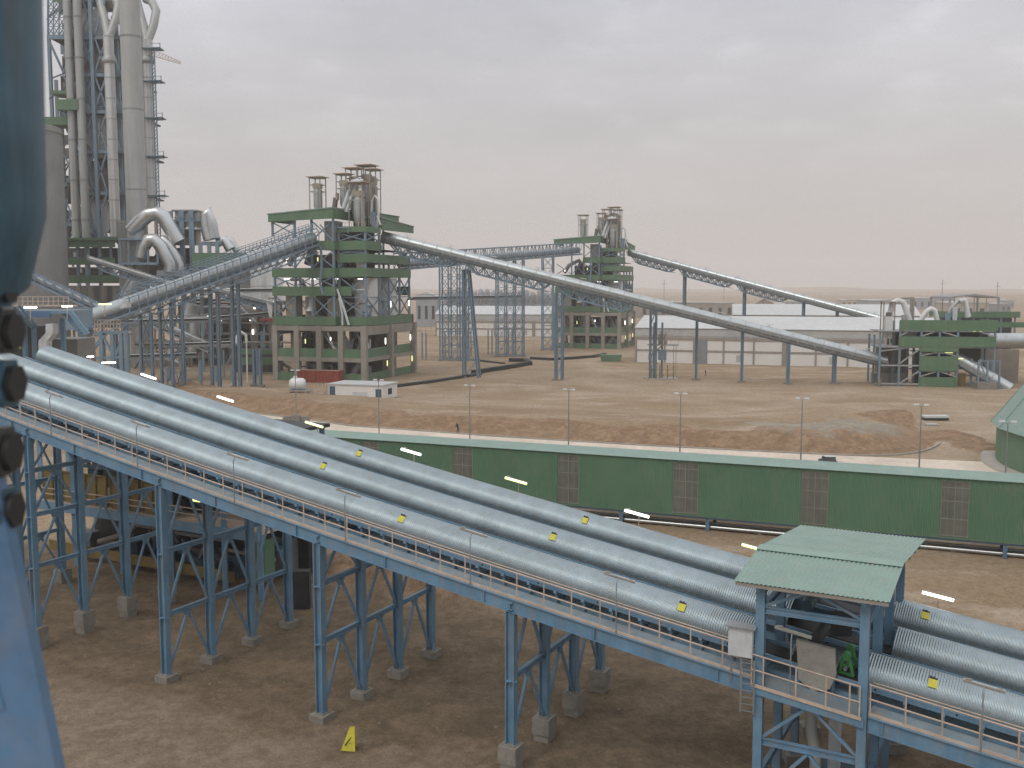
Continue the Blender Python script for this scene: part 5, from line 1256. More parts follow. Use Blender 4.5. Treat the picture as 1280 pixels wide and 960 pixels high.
# ================================================================== pole mounted transformers
q = ground(818, 474)
t = thing('transformer_stand', 'pole mounted transformers on a railed platform above a fenced slab', 'transformer', q)
PZ = at(820, 431, q.y).z
for x in (0, 2.2):
    m = MB(); m.tube([q+V((x,1.5,0)), q+V((x,1.5,PZ+6))], .28, 8); part(m, 'pole', M['bluefar'], t)
m = MB(); m.box(q.x-1.5, q.x+6.5, q.y, q.y+4, PZ-.25, PZ); part(m, 'platform', M['hopper'], t)
for x in (.3, 1.8, 3.3):
    m = MB(); m.cyl(q.x+x, q.y+2.6, PZ+.05, PZ+2.8, .55, n=12); m.cyl(q.x+x, q.y+2.6, PZ+2.8, PZ+3.6, .16, n=8); part(m, 'transformer', M['rail'], t)
m = MB()
for x in (-1.4, .5, 2.4, 4.3, 6.4): m.bar(q+V((x,0,PZ)), q+V((x,0,PZ+1.3)), .09)
m.bar(q+V((-1.4,0,PZ+1.3)), q+V((6.4,0,PZ+1.3)), .08); part(m, 'railing', M['rail'], t)
m = MB(); m.bar(q+V((-1.2,.8,PZ-3.2)), q+V((2.2,1.4,PZ-.3)), .25); part(m, 'brace', M['bluefar'], t)
m = MB(); m.box(q.x+1.1, q.x+3.3, q.y+.6, q.y+1.2, 5.2, 8.0); part(m, 'switch_box', M['bluefar'], t)
for x in (5.6, 6.3): m = MB(); m.bar(q+V((x,3,0)), q+V((x,3,PZ)), .12); part(m, 'ladder_stile', M['grey'], t)
m = MB(); m.box(q.x-2.4, q.x+6.2, q.y-1.6, q.y+4.2, -.2, .3); solo(m, 'concrete_slab', M['kerb'], 'pale concrete slab under the pole mounted transformers', 'slab')
t = thing('guard_fence', 'ochre guard posts and mesh on the slab under the transformers', 'fence', q)
for x in (-1, 1.3, 3.4, 5): m = MB(); m.bar(q+V((x,-1,.3)), q+V((x,-1,3.9)), .25); part(m, 'post', M['mesh'], t)
m = MB(); m.bar(q+V((-1,-.94,1.2)), q+V((5,-.94,1.2)), .1, .1); m.bar(q+V((-1,-.94,2.7)), q+V((5,-.94,2.7)), .1, .1); part(m, 'rail', M['mesh'], t)
# folded yellow sign on the soil
q = ground(437, 936)
t = thing('warning_stand', 'small yellow folding warning stand tilted on the bare soil', 'sign', q)
for s in (-1, 1):
    m = MB(); m.prism([q+V((-.42,s*.3,.05)), q+V((.36,s*.3-.05,.02)), q+V((.30,s*.04,1.25)), q+V((.02,s*.04,1.22))], V((0,s*.04,0))); pn = part(m, 'panel', M['yellow'], t)
    m = MB(); m.bar(q+V((-.2,s*.33-.02,.35)), q+V((.12,s*.16-.02,.75)), .07, .02); m.bar(q+V((.02,s*.25-.02,.4)), q+V((.2,s*.2-.02,.5)), .06, .02); part(m, 'symbol', M['black'], pn)
q = ground(432, 947)
# scattered stones
random.seed(11)
ss = MB()
for i in range(620):
    px, py = random.uniform(60, 930), random.uniform(700, 959)
    if i % 3: cx_, cy_, sx_, sy_ = random.choice(((235,838,40,8),(420,855,60,10),(560,735,60,14),(470,720,40,10),(700,905,50,14),(150,815,40,8),(560,890,80,10),(300,905,90,12),(860,900,60,20))); px, py = random.gauss(cx_, sx_), min(958, random.gauss(cy_, sy_))
    g = ground(px, py); r = random.choice((.025,.03,.04,.04,.05,.06,.11)); g.z = gheight(g.x, g.y)
    a = random.random()*6.3; pts = []
    for k in range(6): pts.append(g+V((math.cos(a+k*1.05)*r*random.uniform(.7,1.3), math.sin(a+k*1.05)*r*random.uniform(.7,1.3), -.02)))
    top = g+V((0,0,r*random.uniform(.5,1))); ss.add(pts+[top], [(k, (k+1) % 6, 6) for k in range(6)])
solo(ss, 'gravel', M['rubble'], 'scattered stones on the bare soil', 'gravel', kind='stuff')
# ================================================================== tall preheater tower on the left
TY = 330.0
t = thing('preheater_tower', 'tall open steel tower with silver riser ducts, cyclones and green parapets around the chimney', 'tower', at(120, 360, TY))
ORGT = t
def T(px, py, w=0): return at(px, py, TY+w)
# steel columns and floors
FLO = [(45,60,150),(92,88,155),(138,92,160),(188,92,165),(240,98,165),(296,98,168)]
for px, w in ((69,14),(101,0),(118,-4),(150,0),(90,26),(118,26),(150,26),(78,26)):
    y1 = -60 if px not in (69, 78) else (45 if px == 69 else 100)
    m = MB(); a, b = T(px, 359, w), T(px-8, y1, w)
    a = V((b.x, a.y, 0)); b.y = a.y; m.bar(a, b, 1.0, 1.0); part(m, 'steel_column', M['bluefar'], t)
m = MB()
for y, xa_, xb_ in FLO:
    a, b = T(xa_, y, -3), T(xb_, y, -3); m.hexa([a+V((0,0,-.5)), b+V((0,0,-.5)), b+V((0,30,-.5)), a+V((0,30,-.5)), a, b, b+V((0,30,0)), a+V((0,30,0))])
part(m, 'floor', M['dark'], t)
for y, xa_, xb_ in FLO:
    m = MB(); a, b = T(xa_, y, -3.4), T(xb_, y, -3.4); m.bar(a-V((0,0,.4)), b-V((0,0,.4)), .4, 1.1)
    for z in (.6, 1.2): m.bar(a+V((0,0,z)), b+V((0,0,z)), .12)
    part(m, 'floor_edge', M['bluefar'], t)
m = MB()
for (y0, *_), (y1, *_) in zip(FLO[:-1], FLO[1:]):
    for pa, pb in ((101,118),(118,150)):
        for w in (-2, 27):
            a, b = T(pa, y1, w), T(pb, y1, w); c_ = T((pa+pb)/2, y0, w)
            
            for e_ in (a, b): m = MB(); m.bar(e_, c_, .55); part(m, 'brace', M['bluefar'], t)
a = T(60, 48, 4)
for p_, q_, w_ in ((a, T(80, 92, 4), .6), (T(101, 44, -3), T(118, 88, -3), .7), (T(60,0,4), a, .5), (T(100,44,10), T(80,92,10), .6)):
    m = MB(); m.bar(p_, q_, w_); part(m, 'brace', M['bluefar'], t)
m = MB()
for i in range(6):
    for j in range(5):
        a, b = T(60+i*7, 44-j*11, 4), T(67+i*7, 33-j*11, 4); m.bar(a, b, .22); m.bar(V((b.x,a.y,a.z)), V((a.x,b.y,b.z)), .22); m.bar(a, V((a.x,a.y,b.z)), .3); m.bar(a, V((b.x,a.y,a.z)), .22)
part(m, 'lattice', M['bluefar'], t)
for y, xa_, xb_ in FLO:
    for k in range(7):
        m = MB(); a = T(xa_+(xb_-xa_)*k/6, y, -3.4); m.bar(a, a+V((0,0,1.2)), .14); part(m, 'railing_post', M['bluefar'], t)
for (y0, *_), (y1, *_) in zip([(-8,)]+FLO[:-1], FLO):
    for pa, pb, w in ((78,101,2),(101,118,-3.6),(118,134,-3.6),(90,118,24)):
        for ea, eb in ((pa,pb),(pb,pa)):
            m = MB(); m.bar(T(ea,y1,w), T(eb,y0,w), .42); part(m, 'cross_brace', M['bluefar'], t)
# cyclones and vessels between the floors
for px, y0, y1, r, mt, w in ((124,179,146,4.2,'white',4),(150,176,150,3.6,'cabinet',6),(124,284,250,3.8,'white',4),(126,235,203,4,'tarnish',5),(126,130,100,5.5,'tarnish',16),(113,88,56,4.2,'tarnish',4),(146,80,50,4.8,'dark',20),(112,40,14,4.5,'cabinet',4),(146,232,196,4,'dark',22),(150,130,98,4.3,'dark',22),(150,286,250,4,'dark',22)):
    b, tp = T(px, y0, w), T(px, y1, w); h = tp.z-b.z
    m = MB(); m.lathe(b.x, b.y, [(r*.25, b.z-h*.55), (r, b.z+h*.1), (r, tp.z-h*.15), (r*.75, tp.z)], 24); part(m, 'cyclone', M[mt], t)
m = MB(); m.tube([T(106,108,2), T(118,124,2), T(126,138,2)], 2.2, 14); part(m, 'sloping_duct', M['bluefar'], t)
m = MB(); m.tube([T(120,60,4), T(110,82,4)], 1.6, 14); part(m, 'sloping_duct', M['tarnish'], t)
rc = random.Random(9)
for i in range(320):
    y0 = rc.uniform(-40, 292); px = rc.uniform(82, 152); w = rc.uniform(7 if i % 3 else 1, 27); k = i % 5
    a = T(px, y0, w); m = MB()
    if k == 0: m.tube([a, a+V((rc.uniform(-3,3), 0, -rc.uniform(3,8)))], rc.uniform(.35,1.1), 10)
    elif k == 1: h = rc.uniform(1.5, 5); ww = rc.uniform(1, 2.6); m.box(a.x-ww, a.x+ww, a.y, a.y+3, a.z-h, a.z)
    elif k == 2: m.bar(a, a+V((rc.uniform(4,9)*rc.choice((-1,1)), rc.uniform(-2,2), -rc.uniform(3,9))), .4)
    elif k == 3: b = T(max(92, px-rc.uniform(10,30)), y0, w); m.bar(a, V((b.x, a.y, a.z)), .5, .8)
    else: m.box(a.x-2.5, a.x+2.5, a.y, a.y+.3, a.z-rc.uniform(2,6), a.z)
    part(m, ('pipe','machine','strut','beam','panel')[k], M[rc.choice(('dark','dark','dark','bluedark','bluedark','bluefar','bluefar','tarnish','grey'))], t)  # mostly dark colours, painting in the shade of the tower interior
# vertical pipes
for (x0, y0, x1, y1, w_px, mt, w) in ((86,-60,91,300,4.6,'stack',-5),(98,-60,104,300,4.8,'stack',-6),(76,155,80,300,4.4,'stack',3),(93,150,98,300,3,'stack',2)):
    a, b = T(x1, y1, w), T(x0, y0, w); a.x = b.x = (a.x+b.x)/2; a.y = b.y = TY+w
    m = MB(); m.tube([a, b], w_px/3.8, 16); rp = part(m, 'vertical_pipe', M[mt], t)
    z = a.z+6
    while z < min(b.z, 125): m = MB(); m.cyl(a.x, a.y, z, z+.5, w_px/3.8*1.1, n=16); part(m, 'pipe_flange', M['grey'], rp); z += 12.6
def riser(px_t, px_b, ytop, ybot, r, w):
    a, b = T(px_b, ybot, w), T(px_t, ytop, w); x = (a.x+b.x)/2
    m = MB(); m.tube([(x, TY+w, a.z), (x, TY+w, b.z)], r, 20); rp = part(m, 'riser_duct', M['clad'], t)
    z = a.z+5
    while z < b.z: m = MB(); m.cyl(x, TY+w, z, z+.35, r*1.06, n=20); part(m, 'duct_band', M['stack'], rp); z += 6.3
    m = MB(); m.lathe(x, TY+w, [(r*1.05, T(0,80,w).z), (r*1.4, T(0,78,w).z), (r*1.4, T(0,75,w).z), (r, T(0,70,w).z)], 20); part(m, 'expansion_collar', M['stack'], rp)
    for s in (-1, 1):
        m = MB(); m.tube([(x, TY+w, b.z-1), (x+s*1.6, TY+w+2, b.z+5), (x+s*2.7-.8, TY+w+4, b.z+10), (x+s*2.4-2.5, TY+w+6, b.z+13.5), (x+s*2-5, TY+w+9, b.z+15)], r*.78, 16); part(m, 'branch_duct', M['stack'], t)
riser(137, 143, 44, 296, 1.6, -7)
riser(184.5, 190, 50, 268, 1.7, -2)
# blue mast with bracket platforms
a, b = T(196, 262, -4), T(193, 60, -4); x = (a.x+b.x)/2
m = MB()
for s in (-.45, .45): m.bar((x+s, TY-4, 0), (x+s, TY-4, b.z), .3)
z = 2
while z < b.z: m.bar((x-.45, TY-4, z), (x+.45, TY-4, z+1.2), .16); z += 1.2
part(m, 'ladder_mast', M['bluefar'], t)
for y in (60, 101, 147, 195, 244):
    m = MB(); p = T(195, y, -4); m.hexa([(x-3.5,TY-5,p.z-.3),(x+2.6,TY-5,p.z-.3),(x+2.6,TY-1,p.z-.3),(x-3.5,TY-1,p.z-.3),(x-3.5,TY-5,p.z),(x+2.6,TY-5,p.z),(x+2.6,TY-1,p.z),(x-3.5,TY-1,p.z)])
    for zz in (1.2, 2.2): m.bar((x+.5,TY-5,p.z-zz+1.2), (x+2.6,TY-5,p.z-zz+1.2), .14); m.bar((x+2.6,TY-5,p.z-1.2), (x+2.6,TY-5,p.z+1.4), .16)
    m.bar((x+.4,TY-5,p.z-1.6), (x+2.6,TY-5,p.z-.2), .14); m.bar((x-.5,TY-5,p.z+1.2), (x+2.6,TY-5,p.z+1.2), .12)
    part(m, 'bracket_platform', M['bluefar'], t)
# green parapets
def gbox(px0, px1, y0, y1, w, dpt, nm='parapet', mt='green'):
    m = MB(); a, b = T(px0, y0, w), T(px1, y1, w)
    m.hexa([(a.x,a.y,a.z),(b.x,a.y,a.z),(b.x,a.y+dpt,a.z),(a.x,a.y+dpt,a.z),(a.x,a.y,b.z),(b.x,a.y,b.z),(b.x,a.y+dpt,b.z),(a.x,a.y+dpt,b.z)]); part(m, nm, M[mt], t)
gbox(66,117,2,-8,-3.5,.4); gbox(70,97,137,124,-7.5,6); gbox(50,97,156,146,-3,8); gbox(62,84,117,113,-4,8,'canopy'); gbox(64,116,-9,-12,-4,16,'canopy')
for y0, y1 in ((309,300),(331,322),(354,344)): gbox(76,148 if y0 > 340 else 143,y0,y1,-12,.5)
gbox(73,150,300,297,-13,16,'canopy'); gbox(78,146,330,310,2,1,'machine_room','dark'); gbox(80,140,352,334,4,1,'machine_room','dark')
gbox(76,150,410,357,-4,1,'concrete_wall','silo'); gbox(20,76,405,350,-20,2,'concrete_wall','silo')
for px in (80, 97, 112, 128, 142): gbox(px, px+3, 410, 357, -11.8, 1.5, 'concrete_column', 'conc')
for px in (82, 96, 110, 124, 138): gbox(px, px+1.2, 344, 309, -11, .5, 'steel_post', 'bluefar')
for px, py in ((92,318),(100,338),(138,306),(113,365),(90,332)): gbox(px, px+2.4, py+3, py-3, -10.9, .2, 'lit_opening', 'white')

# chimney
a, b = T(172, 262, -14), T(162.5, -80, -14); x = a.x-.3; y = TY-14
t = thing('chimney', 'tall pale cylindrical chimney standing between the silver riser ducts', 'chimney', (x, y, 0))
m = MB(); m.lathe(x, y, [(3.15, 0), (3.1, 80), (3.0, 145)], 40); part(m, 'shaft', M['stack'], t)
m = MB()
for py in (47, 138, 238): z = at(166, py, y).z; m.cyl(x, y, z, z+.35, 3.22, n=40)
part(m, 'ring', M['grey'], t)
# distant crane boom
t = thing('crane_boom', 'thin reddish crane jib showing behind the tall tower', 'crane', at(190, 72, 380))
m = MB(); p, q = at(188, 69, 380), at(226, 80, 380)
for o in (V((0,0,0)), V((0,0,1.5))): m.bar(p+o*1.6, q+o*.5, .22)
for i in range(10): a, b = p.lerp(q, i/10), p.lerp(q, (i+1)/10); m.bar(a, b+V((0,0,1.6-.1*i)), .12); m.bar(b, b+V((0,0,2.2-.15*i)), .1)
part(m, 'jib', M['rail'], t)
m = MB(); m.bar((at(188,69,380).x, 380, 0), (at(188,69,380).x, 380, at(188,66,380).z), 1.0); part(m, 'mast', M['rail'], t)
# silos
for px, r, ytop, Y, l in ((26, 11.0, 160, 296, 'big grey concrete silo beside the tall tower, half hidden by the dark near column'),):
    c = at(px, 160, Y); m = MB(); m.lathe(c.x, c.y, [(r, 0), (r, c.z), (r-.5, c.z+.3)], 56); sl_ = thing('concrete_silo', l, 'silo', (c.x, c.y, 0)); part(m, 'shell', M['silo'], sl_)
    m = MB(); m.lathe(c.x, c.y, [(r+.15, c.z-1.5), (r+.25, c.z-1.2), (r+.15, c.z-.9)], 56); part(m, 'ring', M['conc'], sl_)
m = MB()
for px, r in ((338, 4.2), (318, 5)):
    c = at(px, 332, 356); m = MB(); m.lathe(c.x, c.y, [(r, 0), (r, c.z), (r*.6, c.z+2)], 28)
    solo(m, 'pale_silo', M['white'], 'pale cylindrical silo behind the climbing gallery, %s' % ('touching the nearer mill' if px == 338 else 'set apart from the mill'), 'silo', 'pale silos behind the climbing gallery')

# cooler and filter plant between tower and mill
t = thing('filter_plant', 'blue framed filter plant with grey hoppers and silver duct arches beside the chimney', 'filter plant', at(235, 380, 318))
def F(px, py, w=0): return at(px, py, 318+w)
def duct(pts, r, mt='alu', nm='duct_arch'):
    m = MB(); m.tube([F(*p) for p in pts], r, 18); o = part(m, nm, M[mt], t)
duct([(164,289,-4),(176,276,-4),(185,268.5,-4),(196,266.5,-4),(204,271,-4),(213,285,-4),(224,303,-4)], 2.3)
duct([(176,322,-8),(179,309,-8),(186,300,-8),(193,299.5,-8),(201,308,-8),(213,330,-8),(213,340,-8)], 2.0)
duct([(198,303,-5),(204,300.5,-5),(211,307,-5),(225,330,-5),(226,340,-5)], 1.7)
duct([(262,300,0),(258,284,0),(257,270,0),(261,266,0),(264,280,0),(267,298,0)], 1.9)
duct([(272,303,2),(280,300,2),(288,312,2)], 1.6); duct([(282,302,4),(289,301,4),(297,314,4)], 1.3)
duct([(197,326,-2),(202,317,-2),(208,330,-2)], 1.8, 'tarnish'); duct([(157,345,-6),(160,335,-6),(166,330,-6)], 1.3); duct([(154,386,-12),(162,366,-12),(173,347,-12)], 2.4)
duct([(240,440,-20),(243,415,-20),(242,395,-20)], 1.6, 'tubef', 'drop_pipe'); duct([(235,400,-18),(241,380,-18)], 2.2, 'tubef', 'drop_pipe')
m = MB(); c = F(158, 292); m.lathe(c.x, c.y, [(2.6, 10), (2.6, F(0,281).z), (3, F(0,279).z), (3, F(0,277).z)], 20); part(m, 'vessel', M['stack'], t)
def fbox(px0, px1, y0, y1, w, dpt, nm, mt, top=None):
    m = MB(); a, b = F(px0, y0, w), F(px1, y1, w); s = (top if top is not None else 1)
    cx_ = (a.x+b.x)/2; hw0 = (b.x-a.x)/2*(s if s < 1 else 1); hw1 = (b.x-a.x)/2
    m.hexa([(cx_-hw0,a.y,a.z),(cx_+hw0,a.y,a.z),(cx_+hw0,a.y+dpt,a.z),(cx_-hw0,a.y+dpt,a.z),(cx_-hw1,a.y,b.z),(cx_+hw1,a.y,b.z),(cx_+hw1,a.y+dpt,b.z),(cx_-hw1,a.y+dpt,b.z)]); part(m, nm, M[mt], t)
for px0, px1 in ((219,229),(230,240),(240.5,247)):
    fbox(px0, px1, 275, 265, 0, 5, 'filter_box', 'stack'); fbox(px0, px1, 284, 276, 0, 5, 'hopper', 'beige', .4)
fbox(214,246,264,262,-1,9,'canopy','grey'); fbox(213,252,277,275,-1,9,'platform','bluefar'); fbox(213,252,287,285.5,-1,9,'platform','bluefar')
fbox(216,245,306,287,3,5,'casing','beige'); fbox(252,276,306,302,-1,9,'platform','bluefar')
for px in (214, 228, 240, 251, 262, 272): fbox(px, px+1.3, 420, 264 if px < 250 else 303, -1.2, .6, 'steel_column', 'bluefar')
for px in (150, 160, 172, 184, 196): fbox(px, px+1.1, 330, 298, -9, .6, 'steel_column', 'bluefar')
fbox(148,196,300,297.5,-9.5,6,'platform','bluefar'); fbox(148,196,331,328,-9.5,6,'platform','bluefar'); fbox(212,240,347,310,6,1,'casing','dark'); fbox(170,228,350,320,8,1,'casing','tarnish')
fbox(240,300,334,316,-6,14,'green_house','green'); fbox(240,300,360,335,-5,12,'casing','silo'); fbox(196,236,345,338,-9,6,'platform','grey')
m = MB()
for i in range(12):
    px = 215+i*3.4; m.bar(F(px,276,-1.4), F(px,271.5,-1.4), .12)
m.bar(F(213,271.5,-1.4), F(253,271.5,-1.4), .12); m.bar(F(252,298,-1.4), F(276,298,-1.4), .12)
part(m, 'railing', M['bluefar'], t)
# kiln hall: dark horizontal kiln in a concrete frame
t = thing('kiln_hall', 'long dark rotary kiln on concrete piers with brown walkways behind the gallery columns', 'kiln', at(290, 430, 330))
def K(px, py, w=0): return at(px, py, 330+w)
m = MB(); m.tube([K(230,402,6), K(350,400,10)], 5.6, 28); part(m, 'kiln_shell', M['tarnish'], t)
m = MB(); 
for px in (262, 300, 330): a = K(px, 401, 7); m.tube([a-V((.8,0,0)), a+V((.8,0,0))], 6.0, 28)
part(m, 'tyre', M['dark'], t)
for px in (236, 258, 290, 318, 340):
    m = MB(); a = K(px, 440, -3); m.box(a.x-.9, a.x+.9, a.y, a.y+2, 0, K(0, 372, -3).z); part(m, 'pier', M['conc'], t)
for y0, y1, mt in ((377,374,'conc'),(391,389.5,'grey'),(405,403.5,'brown'),(419,416,'brown'),(432,428,'silo')):
    m = MB(); a, b = K(232,y0,-3.4), K(350,y1,-3.4); m.box(a.x, b.x, a.y, a.y+3, a.z, b.z); part(m, 'walkway', M[mt], t)
m = MB(); a, b = K(225,460,14), K(352,378,14); m.box(a.x, b.x, a.y, a.y+1, 0, b.z); part(m, 'rear_wall', M['dark'], t)
m = MB(); a, b = K(250,455,-1), K(345,428,-1); m.box(a.x, b.x, a.y, a.y+6, 0, b.z); part(m, 'burner_house', M['silo'], t)
for px, py in ((245,398),(260,398),(276,398),(313,398),(316,415),(253,407),(300,385),(318,383)):
    m = MB(); a = K(px, py, -3.6); m.box(a.x-.25, a.x+.25, a.y, a.y+.15, a.z-.8, a.z+.8); part(m, 'lit_tube', GLOW_W, t)
m = MB(); a, b = at(324,402,316), at(340,398,316); m.box(a.x, b.x, 316, 322, a.z, b.z); solo(m, 'site_box', M['red'], 'rust red box on the walkway beside the mill', 'box')
for y0, y1, x0_, x1_ in ((478,467,297,345),(456,447,297,345),(443,437,297,340)):
    m = MB(); a, b = at(x0_,y0,290), at(x1_,y1,290); m.box(a.x, b.x, 290, 290.5, max(0,a.z), b.z)
    solo(m, 'green_parapet', M['green'], 'low green parapet beside the concrete framed mill, %s' % {478:'lowest',456:'middle',443:'topmost'}[y0], 'parapet', 'parapets left of the nearer mill')
m = MB(); a, b = at(300,475,300), at(350,436,300); m.box(a.x, b.x, 296, 304, 0, b.z); solo(m, 'pump_house', M['dark'], 'dark open pump house behind the low green parapets', 'building')
m = MB(); c = at(303, 417, 262); m.tube([c+V((-1.6,0,-2.6)), c+V((-1.4,0,-.8)), c+V((-.2,0,.4)), c+V((.9,0,-.4)), c+V((1,0,-2.4))], .38, 10); m.bar(c+V((1,0,-2.4)), V((c.x+1, c.y, 0)), .3); solo(m, 'vent_hook', M['white'], 'white hooked vent pipe standing between the blue gallery columns', 'vent pipe')

rc = random.Random(15)
for i in range(70):
    px = rc.uniform(150, 345); w = rc.uniform(-20, 20); k = i % 4; a = F(px, rc.uniform(372, 450), w); m = MB()
    if k == 0: m.bar((a.x, a.y, 0), a, .5)
    elif k == 1: m.tube([a, a+V((rc.uniform(6,16), 0, 0)), a+V((16, 0, -rc.uniform(2,5)))], rc.uniform(.25,.6), 8)
    elif k == 2: m.bar(a, a+V((rc.uniform(6,14), 0, rc.uniform(-.2,.2))), .35, .6)
    else: m.bar(a, a+V((rc.uniform(-6,6), 0, -rc.uniform(4,9))), .35)
    part(m, ('post','pipe','beam','strut')[k], M[rc.choice(('bluefar','grey','stack','tarnish','brown','dark','conc'))], t)
# ================================================================== platform and chute at the upper left end of the triple conveyors
PY = 128.0
def S(px, py, w=0): return at(px, py, PY+w)
t = thing('head_platform', 'blue steel head station with beige handrails and stair at the upper end of the conveyors', 'steel platform', S(60, 440))
def sbox(px0, px1, y0, y1, w, dpt, nm, mt, par=None):
    m = MB(); a, b = S(px0, y0, w), S(px1, y1, w)
    m.hexa([(a.x,a.y,a.z),(b.x,a.y,a.z),(b.x,a.y+dpt,a.z),(a.x,a.y+dpt,a.z),(a.x,a.y,b.z),(b.x,a.y,b.z),(b.x,a.y+dpt,b.z),(a.x,a.y+dpt,b.z)]); return part(m, nm, M[mt], par or t)
sbox(-10,62,397,389,0,.4,'edge_girder','blueleg'); sbox(62,92,392,388.5,0,.4,'edge_girder','blue'); sbox(-10,92,389,388,.4,6,'deck','deck'); sbox(18,96,383,381,3,.2,'toe_board','rail')
for y in (371, 376.5):
    m = MB(); m.bar(S(22,y,3), S(86,y,3), .09); part(m, 'handrail', M['rail'], t)
for i in range(11):
    m = MB(); px = 22+i*6.4; m.bar(S(px,382,3), S(px,370.5,3), .1); part(m, 'rail_post', M['rail'], t)
for px, y1 in ((78,398),(42,405),(30,402)):
    m = MB(); a = S(px, 450, 2); b = S(px, y1, 2); m.bar((b.x,b.y,0), b, .5, .5); part(m, 'column', M['blue'], t)
m = MB(); m.bar(S(88,390,-1), S(110,418,-1), .5, .5); m.bar(S(80,390,1), S(104,420,1), .5, .5)
for i in range(8): m.bar(S(88+i*2.7,390+i*3.5,-1), S(82+i*2.7,391+i*3.5,1), .12)
part(m, 'stair', M['blue'], t)
m = MB(); m.bar(S(18,384,-2), S(42,411,-2), .45, .3); m.bar(S(24,382,-2), S(46,408,-2), .3, .25); part(m, 'stair', M['bluedark'], t)
sbox(-5,16,410,392,-1,4,'green_panel','green'); sbox(0,46,448,408,6,5,'machine_box','dark'); sbox(60,96,460,424,8,6,'machine_box','silo')
sbox(10,26,436,413,-3,.1,'door_frame','mesh')
for px in (11, 17, 21, 25): m = MB(); m.bar(S(px,436,-3.2), S(px,412,-3.2), .12); part(m, 'rail_post', M['rail'], t)
m = MB(); m.bar(S(8,414,-3.2), S(27,413,-3.2), .1); part(m, 'handrail', M['rail'], t)
m = MB()
for pts in ([(57,405),(66,405),(66,417),(58,427),(58,450),(48,450),(48,426),(57,416)],):
    m.prism([S(*p, -1) for p in pts], V((0,1.6,0)))
part(m, 'chute', M['cabinet'], t)
for px, py, g, L_ in ((131,380.5,GLOW_Y,8),(38,384.5,GLOW_W,8),(84,383,GLOW_W,6.5),(73,443,GLOW_Y,9),(136,453.5,GLOW_W,8.5),(113,446,GLOW_W,4)):
    m = MB(); m.tube([S(px-L_,py,-4), S(px+L_,py-.3,-4)], .11, 6); part(m, 'lit_tube', g, t)
    m = MB(); m.bar(S(px,py,-3.8), S(px,py+16,-3.8), .08); part(m, 'lamp_pole', M['rail'], t)
# stairs tower with beige rails
t = thing('stair_tower', 'blue braced stair tower with beige handrails in front of the climbing gallery', 'stair tower', S(125, 460, 20))
def S2(px, py, w=0): return at(px, py, PY+32+w)
for px in (126, 151, 157, 140):
    for w in (0, 5):
        m = MB(); b = S2(px, 414, w); m.bar((b.x,b.y,0), b, .55, .55); part(m, 'column', M['bluefar'], t)
m = MB(); m.bar(S2(96,462), S2(132,417), .5, .5); m.bar(S2(127,417), S2(143,447), .35); m.bar(S2(157,417), S2(143,447), .35); m.bar(S2(118,417,0), S2(160,415,0), .5); m.bar(S2(118,448,0), S2(160,446,0), .4); part(m, 'brace', M['bluefar'], t)
m = MB(); a = S2(120,416); b = S2(150,416); m.box(a.x, b.x, a.y, a.y+5, a.z-.2, a.z); part(m, 'landing', M['rail'], t)
m = MB()
for k in (0, 1.2, 2.2): m.bar(S2(90,462-k*4), S2(127,415-k*4.5), .12)
for k in (5, 10, 15): m.bar(S2(118,415-k), S2(150,415-k), .1)
for px in range(118, 152, 4): m.bar(S2(px,415), S2(px,400), .1)
for i in range(10): m.bar(S2(92+i*3.6,460-i*4.6), S2(92+i*3.6,449-i*4.6), .1)
part(m, 'handrail', M['rail'], t)
m = MB(); m.prism([S2(150,380,2), S2(158,378,2), S2(158,384,2), S2(150,386,2)], V((0,2,0))); part(m, 'hood', M['cabinet'], t)

# dark screening plant behind the tallest trestle
a0 = C(-24, 16.5, 0)
t = thing('screening_station', 'shaded blue platform with ochre guard panels and dark machinery and shade behind the tallest trestle', 'industrial platform', a0)
def Z(a, b, z): return C(a, b, z)
def zbox(m, a_0, a_1, b0, b1, z0, z1): return m.hexa([Z(a_0,b0,z0),Z(a_1,b0,z0),Z(a_1,b1,z0),Z(a_0,b1,z0),Z(a_0,b0,z1),Z(a_1,b0,z1),Z(a_1,b1,z1),Z(a_0,b1,z1)])
for z in (5.3,):
    m = MB(); zbox(m, -34, -6, 15.5, 24, z, z+.2); part(m, 'deck', M['rail'], t)
    m = MB(); zbox(m, -34, -6, 15.2, 15.45, z-.5, z+.25); part(m, 'edge_beam', M['blue'], t)
for a in (-34, -28, -22, -16, -10, -6.2):
    for b in (15.6, 23.6):
        m = MB(); m.bar(Z(a,b,0), Z(a,b,13), .4, .4); part(m, 'column', M['blue'], t)
for a, b in ((-33,-29),(-28.6,-24.5),(-24,-20.5),(-20,-16.5)):
    m = MB(); zbox(m, a, b, 16.3, 16.36, 5.6, 8.2); gp = part(m, 'guard_panel', M['mesh'], t)
    m = MB()
    for k in range(4): x = a+(b-a)*k/3; m.bar(Z(x,16.2,5.5), Z(x,16.2,8.3), .1)
    m.bar(Z(a,16.2,8.3), Z(b,16.2,8.3), .1); m.bar(Z(a,16.2,5.6), Z(b,16.2,5.6), .1); part(m, 'panel_frame', M['mesh'], gp)
for a, b in ((-33,-26),(-25,-18),(-17,-10)):
    m = MB(); zbox(m, a, b, 16.6, 16.66, .6, 1.5); part(m, 'guard_panel', M['mesh'], t)
m = MB(); zbox(m, -34, -7, 22.5, 23, .2, 13); part(m, 'rear_wall', M['dark'], t)  # dark colours on back wall, roof and machinery paint in deep shade
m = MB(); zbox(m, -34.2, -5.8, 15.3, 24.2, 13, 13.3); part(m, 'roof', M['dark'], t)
m = MB(); zbox(m, -9.3, -7.2, 17.2, 18.4, 1, 4.4); part(m, 'green_tank', M['gwall'], t)
rc = random.Random(31)
